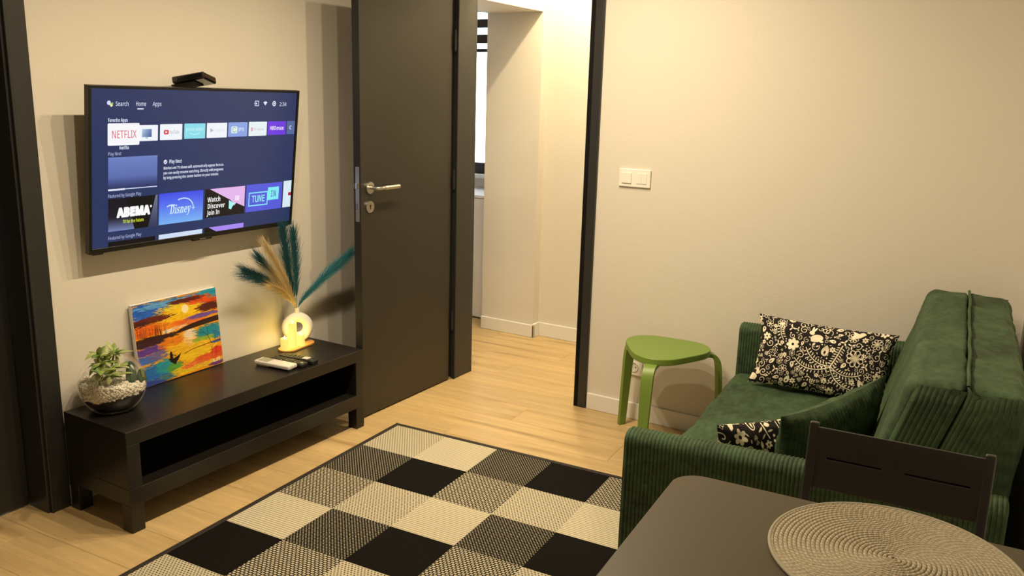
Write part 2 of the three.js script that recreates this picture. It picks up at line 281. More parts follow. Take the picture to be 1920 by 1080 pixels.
// ------------------------------------------------------------------ television
const screenTex = canvas(2048, 1152, (c, W, H) => {
  const A = 0.012, B = 0.986, T = 0.016, Bt = 0.968;
  const X = (u) => (u - A) / (B - A) * W, Y = (v) => (v - T) / (Bt - T) * H, SX = W / (B - A), SY = H / (Bt - T);
  c.fillStyle = 'rgb(41,54,97)'; c.fillRect(0, 0, W, H);
  const rect = (u0, v0, u1, v1, fill, r = 0.003) => { c.fillStyle = fill; c.beginPath(); c.roundRect(X(u0), Y(v0), X(u1) - X(u0), Y(v1) - Y(v0), r * SX); c.fill(); };
  const text = (s, u, v, size, fill, font = 'sans-serif', weight = '', wantW) => { c.fillStyle = fill; c.textBaseline = 'middle'; c.font = weight + ' ' + Math.round(size * SY) + 'px ' + font; c.save(); c.translate(X(u), Y(v)); if (wantW) c.scale(wantW * SX / c.measureText(s).width, 1); c.fillText(s, 0, 0); c.restore(); };
  const wht = 'rgb(232,238,255)', dim = 'rgb(190,198,232)';
  // header
  for (const [u, v, r, f] of [[0.079, 0.098, 0.0075, 'rgb(215,228,255)'], [0.0885, 0.111, 0.0058, 'rgb(235,240,160)'], [0.0925, 0.101, 0.0036, 'rgb(150,190,80)']]) { c.fillStyle = f; c.beginPath(); c.arc(X(u), Y(v), r * SX, 0, 7); c.fill(); }
  text('Search', 0.105, 0.103, 0.036, wht, 'sans-serif', '', 0.053); text('Home', 0.186, 0.102, 0.036, wht, 'sans-serif', '', 0.044); text('Apps', 0.257, 0.102, 0.036, wht, 'sans-serif', '', 0.038);
  rect(0.192, 0.1285, 0.219, 0.136, wht, 0.002);
  c.strokeStyle = wht; c.lineWidth = 0.0028 * SX; c.strokeRect(X(0.75), Y(0.078), 0.019 * SX, 0.031 * SY); c.beginPath(); c.moveTo(X(0.745), Y(0.094)); c.lineTo(X(0.759), Y(0.094)); c.lineTo(X(0.755), Y(0.087)); c.moveTo(X(0.759), Y(0.094)); c.lineTo(X(0.755), Y(0.101)); c.stroke();
  c.fillStyle = wht; c.beginPath(); c.moveTo(X(0.806), Y(0.108)); c.lineTo(X(0.795), Y(0.086)); c.quadraticCurveTo(X(0.806), Y(0.072), X(0.817), Y(0.086)); c.fill();
  c.lineWidth = 0.0042 * SX; c.beginPath(); c.arc(X(0.856), Y(0.094), 0.0085 * SX, 0, 7); c.stroke(); c.fillStyle = wht; c.beginPath(); c.arc(X(0.856), Y(0.094), 0.0038 * SX, 0, 7); c.fill();
  text('2:34', 0.886, 0.098, 0.038, wht, 'sans-serif', '', 0.041);
  // favourite row
  text('Favorite Apps', 0.075, 0.199, 0.029, wht, 'sans-serif', 'bold', 0.079);
  rect(0.19, 0.230, 0.281, 0.328, 'rgb(246,250,255)'); rect(0.074, 0.217, 0.2025, 0.349, 'rgb(252,252,255)', 0.004);
  text('NETFLIX', 0.089, 0.284, 0.064, 'rgb(214,84,104)', 'sans-serif', '', 0.101);
  { const g = c.createLinearGradient(X(0.212), Y(0.255), X(0.255), Y(0.31)); g.addColorStop(0, 'rgb(190,214,240)'); g.addColorStop(1, 'rgb(50,78,140)'); c.fillStyle = g; c.fillRect(X(0.213), Y(0.255), 0.041 * SX, 0.049 * SY); rect(0.229, 0.306, 0.239, 0.312, 'rgb(150,160,190)', 0.001); }
  rect(0.290, 0.227, 0.390, 0.326, 'rgb(246,250,255)'); rect(0.307, 0.263, 0.329, 0.291, 'rgb(222,70,84)', 0.004); c.fillStyle = 'white'; c.beginPath(); c.moveTo(X(0.3145), Y(0.269)); c.lineTo(X(0.3145), Y(0.285)); c.lineTo(X(0.3235), Y(0.277)); c.fill(); text('YouTube', 0.332, 0.277, 0.032, 'rgb(180,176,190)', 'sans-serif', '', 0.044);
  rect(0.399, 0.225, 0.499, 0.323, 'rgb(140,226,240)'); text('prime video', 0.407, 0.262, 0.032, 'rgb(190,244,250)', 'sans-serif', 'bold', 0.082); c.strokeStyle = 'rgb(190,244,250)'; c.lineWidth = 0.003 * SX; c.beginPath(); c.moveTo(X(0.425), Y(0.285)); c.quadraticCurveTo(X(0.449), Y(0.308), X(0.473), Y(0.285)); c.stroke();
  rect(0.506, 0.223, 0.607, 0.322, 'rgb(244,248,255)'); c.fillStyle = 'rgb(170,196,214)'; c.beginPath(); c.moveTo(X(0.523), Y(0.258)); c.lineTo(X(0.523), Y(0.286)); c.lineTo(X(0.541), Y(0.272)); c.fill(); text('Google Play', 0.546, 0.272, 0.024, 'rgb(220,226,236)', 'sans-serif', '', 0.05);
  rect(0.613, 0.222, 0.714, 0.319, 'rgb(140,166,232)'); rect(0.629, 0.249, 0.661, 0.296, 'rgb(226,246,240)', 0.006); c.strokeStyle = 'rgb(150,180,170)'; c.lineWidth = 0.003 * SX; c.beginPath(); c.arc(X(0.645), Y(0.272), 0.0095 * SX, 0.4, 5.6); c.stroke(); text('IPTV', 0.666, 0.272, 0.034, 'rgb(215,238,250)', 'sans-serif', 'bold', 0.031);
  rect(0.721, 0.220, 0.821, 0.318, 'rgb(234,246,250)'); rect(0.735, 0.259, 0.7425, 0.285, 'rgb(226,150,160)', 0.001); text('TV online', 0.746, 0.272, 0.024, 'rgb(212,186,196)', 'sans-serif', '', 0.06);
  rect(0.826, 0.218, 0.931, 0.315, 'rgb(112,56,226)'); text('HBO', 0.838, 0.266, 0.038, 'rgb(246,236,255)', 'sans-serif', 'bold', 0.037); text('max', 0.876, 0.266, 0.04, 'rgb(246,236,255)', 'sans-serif', 'bold', 0.044);
  rect(0.937, 0.217, 0.984, 0.313, 'rgb(86,108,156)'); text('C', 0.951, 0.265, 0.036, 'rgb(214,226,250)', 'sans-serif', 'bold', 0.016);
  text('Netflix', 0.120, 0.3635, 0.028, wht, 'sans-serif', 'bold', 0.04);
  // play next
  text('Play Next', 0.075, 0.398, 0.027, dim, 'sans-serif', '', 0.054);
  { const g = c.createLinearGradient(0, Y(0.419), 0, Y(0.612)); g.addColorStop(0, 'rgb(112,132,200)'); g.addColorStop(0.62, 'rgb(94,112,178)'); g.addColorStop(1, 'rgb(44,52,98)'); c.fillStyle = g; c.fillRect(X(0.076), Y(0.419), 0.205 * SX, 0.193 * SY); rect(0.076, 0.6105, 0.144, 0.622, wht, 0.0005); rect(0.144, 0.6125, 0.281, 0.619, 'rgb(206,214,244)', 0.0005); }
  c.fillStyle = wht; c.beginPath(); c.arc(X(0.3165), Y(0.4645), 0.008 * SX, 0, 7); c.fill(); c.strokeStyle = 'rgb(70,80,130)'; c.lineWidth = 0.002 * SX; c.beginPath(); c.moveTo(X(0.3125), Y(0.464)); c.lineTo(X(0.316), Y(0.470)); c.lineTo(X(0.3215), Y(0.459)); c.stroke();
  text('Play Next', 0.333, 0.4645, 0.032, wht, 'sans-serif', 'bold', 0.058);
  text('Movies and TV shows will automatically appear here so', 0.308, 0.5045, 0.026, wht, 'sans-serif', 'bold', 0.288); text('you can easily resume watching. Directly add programs', 0.308, 0.5355, 0.026, wht, 'sans-serif', 'bold', 0.288); text('by long-pressing the center button on your remote.', 0.308, 0.5665, 0.026, wht, 'sans-serif', 'bold', 0.265);
  // featured row
  text('Featured by Google Play', 0.075, 0.6525, 0.029, dim, 'sans-serif', '', 0.138);
  { const g = c.createLinearGradient(X(0.1), Y(0.675), X(0.1), Y(0.875)); g.addColorStop(0, 'rgb(20,18,30)'); g.addColorStop(0.55, 'rgb(28,26,40)'); g.addColorStop(1, 'rgb(122,138,192)'); c.fillStyle = g; c.fillRect(X(0.076), Y(0.671), 0.2075 * SX, 0.203 * SY); c.fillStyle = 'rgb(14,11,16)'; c.beginPath(); c.moveTo(X(0.15), Y(0.671)); c.lineTo(X(0.276), Y(0.671)); c.lineTo(X(0.2435), Y(0.874)); c.lineTo(X(0.185), Y(0.874)); c.fill(); const g2 = c.createLinearGradient(X(0.276), Y(0.68), X(0.26), Y(0.87)); g2.addColorStop(0, 'rgb(120,124,150)'); g2.addColorStop(1, 'rgb(52,58,90)'); c.fillStyle = g2; c.beginPath(); c.moveTo(X(0.276), Y(0.671)); c.lineTo(X(0.2835), Y(0.671)); c.lineTo(X(0.2835), Y(0.874)); c.lineTo(X(0.2435), Y(0.874)); c.fill(); }
  text('ABEMA', 0.113, 0.762, 0.074, 'white', 'sans-serif', 'bold', 0.137); c.fillStyle = 'white'; c.beginPath(); c.arc(X(0.2555), Y(0.740), 0.0045 * SX, 0, 7); c.fill(); c.strokeStyle = 'white'; c.lineWidth = 0.006 * SX; c.font = 'bold ' + Math.round(0.074 * SY) + 'px sans-serif'; c.save(); c.translate(X(0.113), Y(0.762)); c.scale(0.137 * SX / c.measureText('ABEMA').width, 1); c.lineJoin = 'round'; c.strokeText('ABEMA', 0, 0); c.restore();
  text('TV for the Future', 0.136, 0.822, 0.03, 'rgb(226,240,60)', 'sans-serif', 'bold', 0.089);
  { const g = c.createLinearGradient(0, Y(0.668), 0, Y(0.872)); g.addColorStop(0, 'rgb(66,78,236)'); g.addColorStop(1, 'rgb(126,184,250)'); c.fillStyle = g; c.fillRect(X(0.2915), Y(0.668), 0.2075 * SX, 0.204 * SY); text('Disney', 0.339, 0.782, 0.076, 'rgb(214,240,255)', 'serif', 'italic bold', 0.099); text('+', 0.441, 0.782, 0.062, 'rgb(214,240,255)', 'serif', 'bold', 0.021); c.strokeStyle = 'rgb(214,240,255)'; c.lineWidth = 0.0042 * SX; c.beginPath(); c.moveTo(X(0.378), Y(0.719)); c.bezierCurveTo(X(0.415), Y(0.694), X(0.447), Y(0.725), X(0.452), Y(0.775)); c.stroke(); c.beginPath(); c.moveTo(X(0.327), Y(0.758)); c.quadraticCurveTo(X(0.343), Y(0.742), X(0.366), Y(0.752)); c.stroke(); }
  c.fillStyle = 'rgb(16,12,20)'; c.fillRect(X(0.508), Y(0.667), 0.208 * SX, 0.198 * SY); c.fillStyle = 'rgb(232,186,240)'; c.beginPath(); c.moveTo(X(0.53), Y(0.667)); c.lineTo(X(0.716), Y(0.667)); c.lineTo(X(0.716), Y(0.815)); c.lineTo(X(0.671), Y(0.782)); c.lineTo(X(0.662), Y(0.8)); c.lineTo(X(0.640), Y(0.757)); c.fill(); rect(0.664, 0.731, 0.687, 0.765, 'rgb(250,226,252)', 0.001); c.fillStyle = 'rgb(168,250,246)'; c.beginPath(); c.moveTo(X(0.632), Y(0.757)); c.lineTo(X(0.656), Y(0.782)); c.lineTo(X(0.669), Y(0.778)); c.lineTo(X(0.651), Y(0.807)); c.lineTo(X(0.6445), Y(0.826)); c.lineTo(X(0.632), Y(0.817)); c.fill();
  text('Watch', 0.521, 0.741, 0.048, 'white', 'sans-serif', 'bold', 0.067); text('Discover', 0.521, 0.786, 0.048, 'white', 'sans-serif', 'bold', 0.09); text('Join In', 0.521, 0.831, 0.048, 'white', 'sans-serif', 'bold', 0.064);
  c.fillStyle = 'rgb(86,92,222)'; c.fillRect(X(0.724), Y(0.663), 0.206 * SX, 0.198 * SY); c.strokeStyle = 'rgb(134,240,250)'; c.lineWidth = 0.005 * SX; c.strokeRect(X(0.741), Y(0.725), 0.104 * SX, 0.093 * SY); rect(0.847, 0.695, 0.911, 0.79, 'rgb(134,240,250)', 0.001); text('TUNE', 0.755, 0.771, 0.066, 'rgb(150,244,252)', 'monospace', 'bold', 0.077); text('IN', 0.862, 0.744, 0.064, 'rgb(76,120,190)', 'monospace', 'bold', 0.034);
  c.fillStyle = 'rgb(222,240,250)'; c.fillRect(X(0.938), Y(0.659), 0.05 * SX, 0.2 * SY); rect(0.969, 0.748, 0.99, 0.772, 'rgb(186,36,66)', 0.004);
  // second featured row, cut by the screen edge
  text('Featured by Google Play', 0.075, 0.9145, 0.029, dim, 'sans-serif', '', 0.14); c.fillStyle = 'rgb(12,11,18)'; c.fillRect(X(0.076), Y(0.939), 0.2 * SX, 0.05 * SY); c.fillStyle = 'rgb(212,228,250)'; c.fillRect(X(0.2925), Y(0.937), 0.2065 * SX, 0.06 * SY); c.fillStyle = 'rgb(14,11,18)'; c.fillRect(X(0.509), Y(0.934), 0.2075 * SX, 0.06 * SY); c.fillStyle = 'rgb(172,140,246)'; c.beginPath(); c.moveTo(X(0.531), Y(0.934)); c.lineTo(X(0.7165), Y(0.934)); c.lineTo(X(0.7165), Y(0.97)); c.lineTo(X(0.572), Y(0.97)); c.fill();
});
{
  const W = 0.938, H = 0.5703, t = thing('television', 'wall-mounted black television showing an app home screen', 'television', [0.067, 0.8971, 1.8444]);
  t.rotation.z = -0.1241;
  const rim = 0.011, chin = 0.018;
  const sh = new THREE.Shape(); sh.moveTo(0, 0); sh.lineTo(W, 0); sh.lineTo(W, H); sh.lineTo(0, H);
  const ho = new THREE.Path(); ho.moveTo(rim, chin); ho.lineTo(rim, H - rim + 0.002); ho.lineTo(W - rim, H - rim + 0.002); ho.lineTo(W - rim, chin); sh.holes.push(ho);
  const bz = new THREE.ExtrudeGeometry(sh, { depth: 0.022, bevelEnabled: true, bevelSize: 0.001, bevelThickness: 0.001, bevelSegments: 1, bevelOffset: -0.001 }); bz.rotateY(Math.PI / 2).translate(-0.023, 0, 0);
  part('bezel', boxUV(bz), M.plastic, t, 'thin glossy black bezel');
  const sw = 0.974 * W, shh = 0.952 * H, pg = new THREE.PlaneGeometry(sw, shh); pg.rotateY(Math.PI / 2).translate(-0.0025, H * (1 - 0.492), -W * 0.499);
  part('screen', pg, std([0.004, 0.004, 0.005], 0.22, { emissive: new THREE.Color(1, 1, 1), emissiveMap: screenTex, emissiveIntensity: 0.95 }), t, 'lit screen with rows of app tiles');
  part('back_cover', rbox(-0.03, -0.0045, 0.004, H - 0.004, -W + 0.004, -0.004, 0.006), M.plasticMatte, t);
  part('rear_bulge', rbox(-0.052, -0.028, 0.05, 0.33, -W + 0.13, -0.13, 0.01), M.plasticMatte, t);
  part('logo_chin', rbox(-0.018, 0.0012, -0.008, 0.004, -W / 2 - 0.045, -W / 2 + 0.045, 0.003), M.plastic, t);
  const logo = part('logo_bar', box(0.0012, 0.0016, -0.0035, -0.0005, -W / 2 - 0.014, -W / 2 + 0.014), M.plateSteel, t);
  part('foot_socket', rbox(-0.02, -0.004, -0.006, 0.004, -0.055, -0.015, 0.002), M.plastic, t);
  part('foot_socket', rbox(-0.02, -0.004, -0.006, 0.004, -W + 0.015, -W + 0.055, 0.002), M.plastic, t);
  const mt = thing('wall_bracket', 'black steel wall bracket behind the television', 'bracket', [0, 0, 0]);
  part('wall_plate', rbox(0.0, 0.008, 1.05, 1.36, 1.2, 1.55, 0.002), M.plasticMatte, mt);
  part('arm', rbox(0.006, 0.05, 1.27, 1.31, 1.24, 1.27, 0.002), M.plasticMatte, mt);
  part('arm', rbox(0.006, 0.05, 1.27, 1.31, 1.48, 1.51, 0.002), M.plasticMatte, mt);
}
{ // small streaming box propped on the top edge
  const b = thing('streaming_box', 'small glossy black media box propped on top of the television', 'media box', [0.085, 1.478, 1.388]);
  const g = new THREE.Group(); 
  const body = part('body', rbox(-0.0625, 0.0625, 0, 0.026, -0.05, 0.05, 0.006, 3), phy([0.006, 0.006, 0.006], 0.12, { clearcoat: 0.6 }), b);
  const foot = part('stand', rbox(-0.072, 0.02, -0.005, 0.0, -0.03, 0.04, 0.002), M.plasticMatte, b);
  part('front_strip', box(0.0620, 0.0629, 0.006, 0.020, -0.04, 0.04), phy([0.05, 0.03, 0.02], 0.08), b, 'smoked front strip');
  b.rotation.set(-0.2, 0.41, 0.19, 'YXZ');
  body.position.y = 0.0;
}

// ------------------------------------------------------------------ painting leaning on the wall
const paintTex = canvas(1024, 820, (c, W, H) => {
  const X = (u) => u * W, Y = (v) => v * H;
  const blob = (u, v, a, b, col, n = 60, ang = 0, spread = 1) => { for (let i = 0; i < n * 4; i++) { const t = rr(0, 6.28), r = Math.sqrt(-Math.log(1 - 0.98 * rnd())) * 0.6 * spread, x = X(u + Math.cos(t) * r * a), y = Y(v + Math.sin(t) * r * b); c.save(); c.translate(x, y); c.rotate(ang + rr(-0.18, 0.18)); c.globalAlpha = rr(0.45, 0.9); const k = rr(0.86, 1.14); c.fillStyle = `rgb(${col.map((q) => Math.min(255, Math.max(0, q * k + rr(-8, 8))) | 0).join()})`; c.beginPath(); c.ellipse(0, 0, X(rr(0.014, 0.045)), Y(rr(0.0022, 0.006)), 0, 0, 7); c.fill(); c.restore(); } c.globalAlpha = 1; };
  c.fillStyle = 'rgb(240,160,20)'; c.fillRect(0, 0, W, H);
  blob(0.5, 0.08, 0.62, 0.1, [40, 110, 200], 200, 0.03); blob(0.12, 0.12, 0.2, 0.12, [35, 95, 205], 200, 0.05); blob(0.92, 0.04, 0.16, 0.06, [30, 150, 190], 120, 0.1); blob(0.3, 0.06, 0.3, 0.04, [90, 160, 225], 60);
  blob(0.55, 0.2, 0.3, 0.13, [250, 205, 30], 260); blob(0.45, 0.3, 0.3, 0.08, [248, 190, 25], 160); blob(0.6, 0.34, 0.2, 0.04, [240, 110, 25], 90);
  blob(0.78, 0.1, 0.16, 0.05, [225, 80, 20], 90, 0.15); blob(0.62, 0.075, 0.2, 0.028, [92, 22, 14], 90, 0.1); blob(0.95, 0.15, 0.1, 0.03, [215, 70, 20], 50); blob(0.9, 0.22, 0.16, 0.05, [84, 24, 16], 130, -0.05); blob(0.18, 0.22, 0.24, 0.04, [96, 30, 18], 140, -0.06); blob(0.05, 0.25, 0.1, 0.04, [70, 22, 20], 60); blob(0.82, 0.31, 0.2, 0.025, [112, 82, 170], 90, -0.1); blob(0.68, 0.36, 0.12, 0.02, [236, 120, 60], 50);
  blob(0.14, 0.34, 0.2, 0.075, [232, 104, 16], 170); blob(0.34, 0.34, 0.06, 0.05, [245, 140, 20], 60);
  blob(0.2, 0.455, 0.26, 0.035, [52, 20, 16], 190); blob(0.12, 0.5, 0.18, 0.03, [58, 24, 40], 100);
  blob(0.14, 0.58, 0.2, 0.045, [96, 58, 150], 150); blob(0.12, 0.68, 0.16, 0.05, [70, 110, 190], 130); blob(0.25, 0.66, 0.12, 0.05, [110, 100, 150], 80);
  blob(0.42, 0.56, 0.16, 0.07, [235, 130, 25], 150); blob(0.52, 0.66, 0.22, 0.09, [245, 185, 35], 200); blob(0.7, 0.78, 0.25, 0.1, [250, 200, 35], 240); blob(0.62, 0.55, 0.07, 0.1, [250, 200, 120], 120, 0.1); blob(0.62, 0.5, 0.05, 0.06, [250, 225, 190], 60);
  blob(0.86, 0.52, 0.17, 0.07, [20, 140, 165], 170); blob(0.95, 0.6, 0.08, 0.05, [30, 130, 180], 70); blob(0.78, 0.61, 0.14, 0.03, [150, 180, 60], 80); blob(0.74, 0.66, 0.14, 0.03, [240, 190, 40], 70);
  blob(0.14, 0.86, 0.2, 0.1, [38, 110, 190], 240, -0.05); blob(0.12, 0.98, 0.2, 0.04, [50, 70, 160], 120); blob(0.28, 0.82, 0.1, 0.09, [40, 150, 170], 110); blob(0.4, 0.88, 0.09, 0.08, [90, 160, 70], 110); blob(0.33, 0.95, 0.12, 0.03, [70, 120, 130], 60); blob(0.52, 0.93, 0.14, 0.05, [235, 200, 40], 120);
  blob(0.84, 0.86, 0.2, 0.045, [230, 90, 40], 150, -0.08); blob(0.95, 0.8, 0.08, 0.04, [225, 60, 40], 60); blob(0.62, 0.9, 0.14, 0.03, [238, 120, 60], 60, -0.08); blob(0.8, 0.94, 0.2, 0.03, [240, 190, 50], 90, -0.08); blob(0.92, 0.97, 0.09, 0.02, [110, 60, 130], 50);
  c.fillStyle = 'rgb(255,240,190)'; c.beginPath(); c.ellipse(X(0.597), Y(0.18), X(0.042), Y(0.052), 0, 0, 7); c.fill();
  blob(0.38, 0.4, 0.05, 0.02, [252, 225, 190], 40); blob(0.5, 0.385, 0.08, 0.012, [250, 190, 150], 30, -0.15);
  c.fillStyle = 'rgb(48,20,22)'; c.beginPath(); c.moveTo(X(0.4), Y(0.455)); c.bezierCurveTo(X(0.55), Y(0.4), X(0.6), Y(0.385), X(0.75), Y(0.37)); c.lineTo(X(1), Y(0.355)); c.lineTo(X(1), Y(0.425)); c.bezierCurveTo(X(0.8), Y(0.43), X(0.6), Y(0.45), X(0.4), Y(0.46)); c.fill();
  c.strokeStyle = 'rgb(58,22,12)'; for (let i = 0; i < 60; i++) { const u = rr(0.02, 0.36); c.lineWidth = rr(1, 3); c.beginPath(); c.moveTo(X(u), Y(0.46)); c.lineTo(X(u + rr(-0.02, 0.02)), Y(rr(0.27, 0.38))); c.stroke(); }
  c.strokeStyle = 'rgb(40,20,18)'; c.lineWidth = 6; c.beginPath(); c.moveTo(X(0.53), Y(0.735)); c.bezierCurveTo(X(0.65), Y(0.69), X(0.72), Y(0.70), X(0.86), Y(0.685)); c.lineTo(X(1), Y(0.67)); c.stroke(); blob(0.95, 0.69, 0.06, 0.012, [40, 90, 170], 25);
  const branch = (u, v, l, a, w, d) => { if (d > 5) return; const e = [u + Math.cos(a) * l * H / W, v + Math.sin(a) * l]; c.lineWidth = w; c.beginPath(); c.moveTo(X(u), Y(v)); c.lineTo(X(e[0]), Y(e[1])); c.stroke(); branch(e[0], e[1], l * 0.66, a - rr(0.25, 0.6), w * 0.66, d + 1); branch(e[0], e[1], l * 0.7, a + rr(0.15, 0.5), w * 0.66, d + 1); };
  branch(0.875, 0.70, 0.12, -1.95, 6, 2); branch(0.925, 0.68, 0.07, -1.5, 4, 3); c.lineWidth = 4; for (const u of [0.875, 0.93]) { c.beginPath(); c.moveTo(X(u), Y(0.74)); c.lineTo(X(u - 0.01), Y(0.88)); c.stroke(); }
  c.fillStyle = 'rgb(22,14,14)'; c.beginPath(); c.moveTo(X(0.335), Y(0.735)); c.quadraticCurveTo(X(0.40), Y(0.775), X(0.49), Y(0.705)); c.quadraticCurveTo(X(0.46), Y(0.775), X(0.43), Y(0.8)); c.lineTo(X(0.41), Y(0.835)); c.lineTo(X(0.36), Y(0.79)); c.fill(); c.beginPath(); c.ellipse(X(0.372), Y(0.68), X(0.013), Y(0.02), 0, 0, 7); c.fill(); c.fillRect(X(0.355), Y(0.69), X(0.035), Y(0.065)); c.strokeStyle = 'rgb(22,14,14)'; c.lineWidth = 8; c.beginPath(); c.moveTo(X(0.375), Y(0.7)); c.lineTo(X(0.43), Y(0.725)); c.stroke(); c.lineWidth = 3; c.beginPath(); c.moveTo(X(0.42), Y(0.74)); c.lineTo(X(0.5), Y(0.84)); c.stroke();
  c.fillStyle = 'rgb(250,240,240)'; c.font = 'bold 52px sans-serif'; c.fillText('A.TT', X(0.865), Y(0.955)); 
});
{
  const W = 0.392, H = 0.318, D = 0.017, t = thing('sunset_painting', 'unframed canvas painting of a colourful sunset lake with a boat', 'painting', [0.052, 0.362, 1.674]);
  t.rotation.set(0, 0.03, 0.085, 'YXZ');
  part('canvas_edge', rbox(-D, 0, 0, H, -W, 0, 0.002), std([0.75, 0.73, 0.7], 0.8), t, 'plain white canvas edge');
  const g = new THREE.PlaneGeometry(W - 0.003, H - 0.003); g.rotateY(Math.PI / 2).translate(0.0006, H / 2, -W / 2);
  part('painted_face', g, std([1, 1, 1], 0.45, { map: paintTex }), t, 'brightly painted sunset scene');
}

// ------------------------------------------------------------------ chequered flat-woven rug
{
  const S = 0.255, NI = 6, NJ = 9, t = thing('woven_rug', 'flat-woven rug of cream, speckled and black squares with a dark border', 'rug', [0.4988, 0, 0.7173], 0.0599);
  const cream = [0.80, 0.765, 0.665], black = [0.055, 0.046, 0.038];
  const mixc = (k) => [0, 1, 2].map((i) => lerp(black[i], cream[i], k));
  const fine = tileNoise(256, 256, 128, 128);
  const cell = (rx, ry, f) => (x, y) => { const gy = y / 256 * ry, j = Math.floor(gy), gx = x / 256 * rx + (j % 2) * 0.5, i = Math.floor(gx); return f(gx - i, gy - j); };
  const weave = { // four cells of 13 mm in each tile of 0.051 m
    a: cell(1, 6, (u, v) => (v < 0.16 ? 0.42 : 0.96 + 0.06 * Math.sin(v * 3.14))),
    b: cell(6, 8, (u, v) => ((u - 0.5) ** 2 / 0.045 + (v - 0.5) ** 2 / 0.075 < 1 ? 0.16 : 0.93)),
    c: cell(5, 8, (u, v) => (Math.abs(v - 0.5) < 0.33 && Math.abs(u - 0.5) < 0.36 ? 0.93 : 0.08)),
    d: cell(6, 10, (u, v) => ((u - 0.5) ** 2 / 0.075 + (v - 0.5) ** 2 / 0.1 < 1 ? 0.78 : 0.03)),
    e: cell(8, 16, (u, v) => (Math.abs(v - 0.5) < 0.35 ? 0.022 : 0)),
  };
  const mats = {};
  for (const k of Object.keys(weave)) {
    const tex = dataTex(256, 256, (x, y) => { const q = mixc(weave[k](x, y)), n = 0.9 + 0.2 * fine(x, y); return q.map((c) => c * n); }, true); const rs = { a: 0.07, b: 0.075, c: 0.08, d: 0.075, e: 0.0638 }[k]; tex.repeat.set(1 / rs, 1 / rs);
    const bp = dataTex(256, 256, (x, y) => { const v = weave[k](x, y) * (k === 'e' ? 12 : 0.8) + 0.2 * fine(x, y); return [v, v, v]; }); bp.repeat.copy(tex.repeat);
    mats[k] = phy([1, 1, 1], 0.9, { specularIntensity: 0.25, map: tex, bumpMap: bp, bumpScale: 0.0012 });
  }
  const order = ['b', 'a', 'd', 'e', 'c'];
  part('backing', rbox(-0.018, NI * S + 0.018, 0.0005, 0.006, -0.018, NJ * S + 0.018, 0.001), std([0.012, 0.01, 0.009], 0.9), t);
  for (let i = 0; i < NI; i++) for (let j = 0; j < NJ; j++) {
    part('woven_square', box(i * S, (i + 1) * S, 0.0058, 0.0072, j * S, (j + 1) * S), mats[order[(i + 2 * j) % 5]], t);
  }
  const bind = std([0.02, 0.014, 0.011], 0.75);
  part('binding', rbox(-0.021, NI * S + 0.021, 0.0005, 0.009, -0.021, 0.0, 0.003), bind, t); part('binding', rbox(-0.021, NI * S + 0.021, 0.0005, 0.009, NJ * S, NJ * S + 0.021, 0.003), bind, t);
  part('binding', rbox(-0.021, 0.0, 0.0005, 0.009, 0, NJ * S, 0.003), bind, t); part('binding', rbox(NI * S, NI * S + 0.021, 0.0005, 0.009, 0, NJ * S, 0.003), bind, t);
}

// ------------------------------------------------------------------ green corduroy sofa
const napTex = (() => { const a = tileNoise(512, 512, 10, 14), b = tileNoise(512, 512, 30, 60), d = tileNoise(512, 512, 170, 170); return dataTex(512, 512, (x, y) => { const v = 0.62 + 0.42 * (a(x, y) - 0.5) + 0.34 * (b(x, y) - 0.5) + 0.22 * (d(x, y) - 0.5); return [v * 0.96, v, v * 0.94]; }); })();
napTex.repeat.set(1 / 0.7, 1 / 0.7);
const green = phy([0.058, 0.112, 0.050], 0.8, { map: napTex, sheen: 0.55, sheenColor: new THREE.Color().setRGB(0.26, 0.36, 0.14), sheenRoughness: 0.45 });
const rib = (s, p, a) => a * (Math.pow(Math.abs(Math.cos(Math.PI * s / p)), 0.6) - 0.6);
// closed profile [[x, y, nx, ny], ...] with rounded corners, sampled evenly enough for ribs
function roundedProfile(pts, radii, arc = 6, step = 0.05) {
  const out = [], n = pts.length;
  const P = pts.map(([x, y]) => new THREE.Vector2(x, y));
  for (let i = 0; i < n; i++) {
    const a = P[(i + n - 1) % n], b = P[i], c = P[(i + 1) % n], d0 = a.clone().sub(b).normalize(), d1 = c.clone().sub(b).normalize(), ang = Math.acos(d0.dot(d1)), r = radii[i], cut = r / Math.tan(ang / 2);
    const s = b.clone().addScaledVector(d0, cut), e = b.clone().addScaledVector(d1, cut), ctr = b.clone().add(d0.clone().add(d1).normalize().multiplyScalar(r / Math.sin(ang / 2)));
    const a0 = Math.atan2(s.y - ctr.y, s.x - ctr.x); let da = Math.atan2(e.y - ctr.y, e.x - ctr.x) - a0; while (da > Math.PI) da -= 2 * Math.PI; while (da < -Math.PI) da += 2 * Math.PI;
    for (let k = 0; k <= arc; k++) { const q = a0 + da * k / arc; out.push([ctr.x + r * Math.cos(q), ctr.y + r * Math.sin(q), Math.cos(q), Math.sin(q)]); }
    const nx = P[(i + 1) % n], d2 = nx.clone().sub(b).normalize();
    const nb = P[(i + 2) % n], f0 = b.clone().sub(nx).normalize(), f1 = nb.clone().sub(nx).normalize(), cut2 = radii[(i + 1) % n] / Math.tan(Math.acos(f0.dot(f1)) / 2);
    const from = e, to = nx.clone().addScaledVector(f0, cut2), L = from.distanceTo(to), m = Math.max(1, Math.round(L / step)), last = out[out.length - 1];
    for (let k = 1; k < m; k++) { const q = from.clone().lerp(to, k / m); out.push([q.x, q.y, last[2], last[3]]); }
  }
  out.push(out[0].slice()); return out;
}
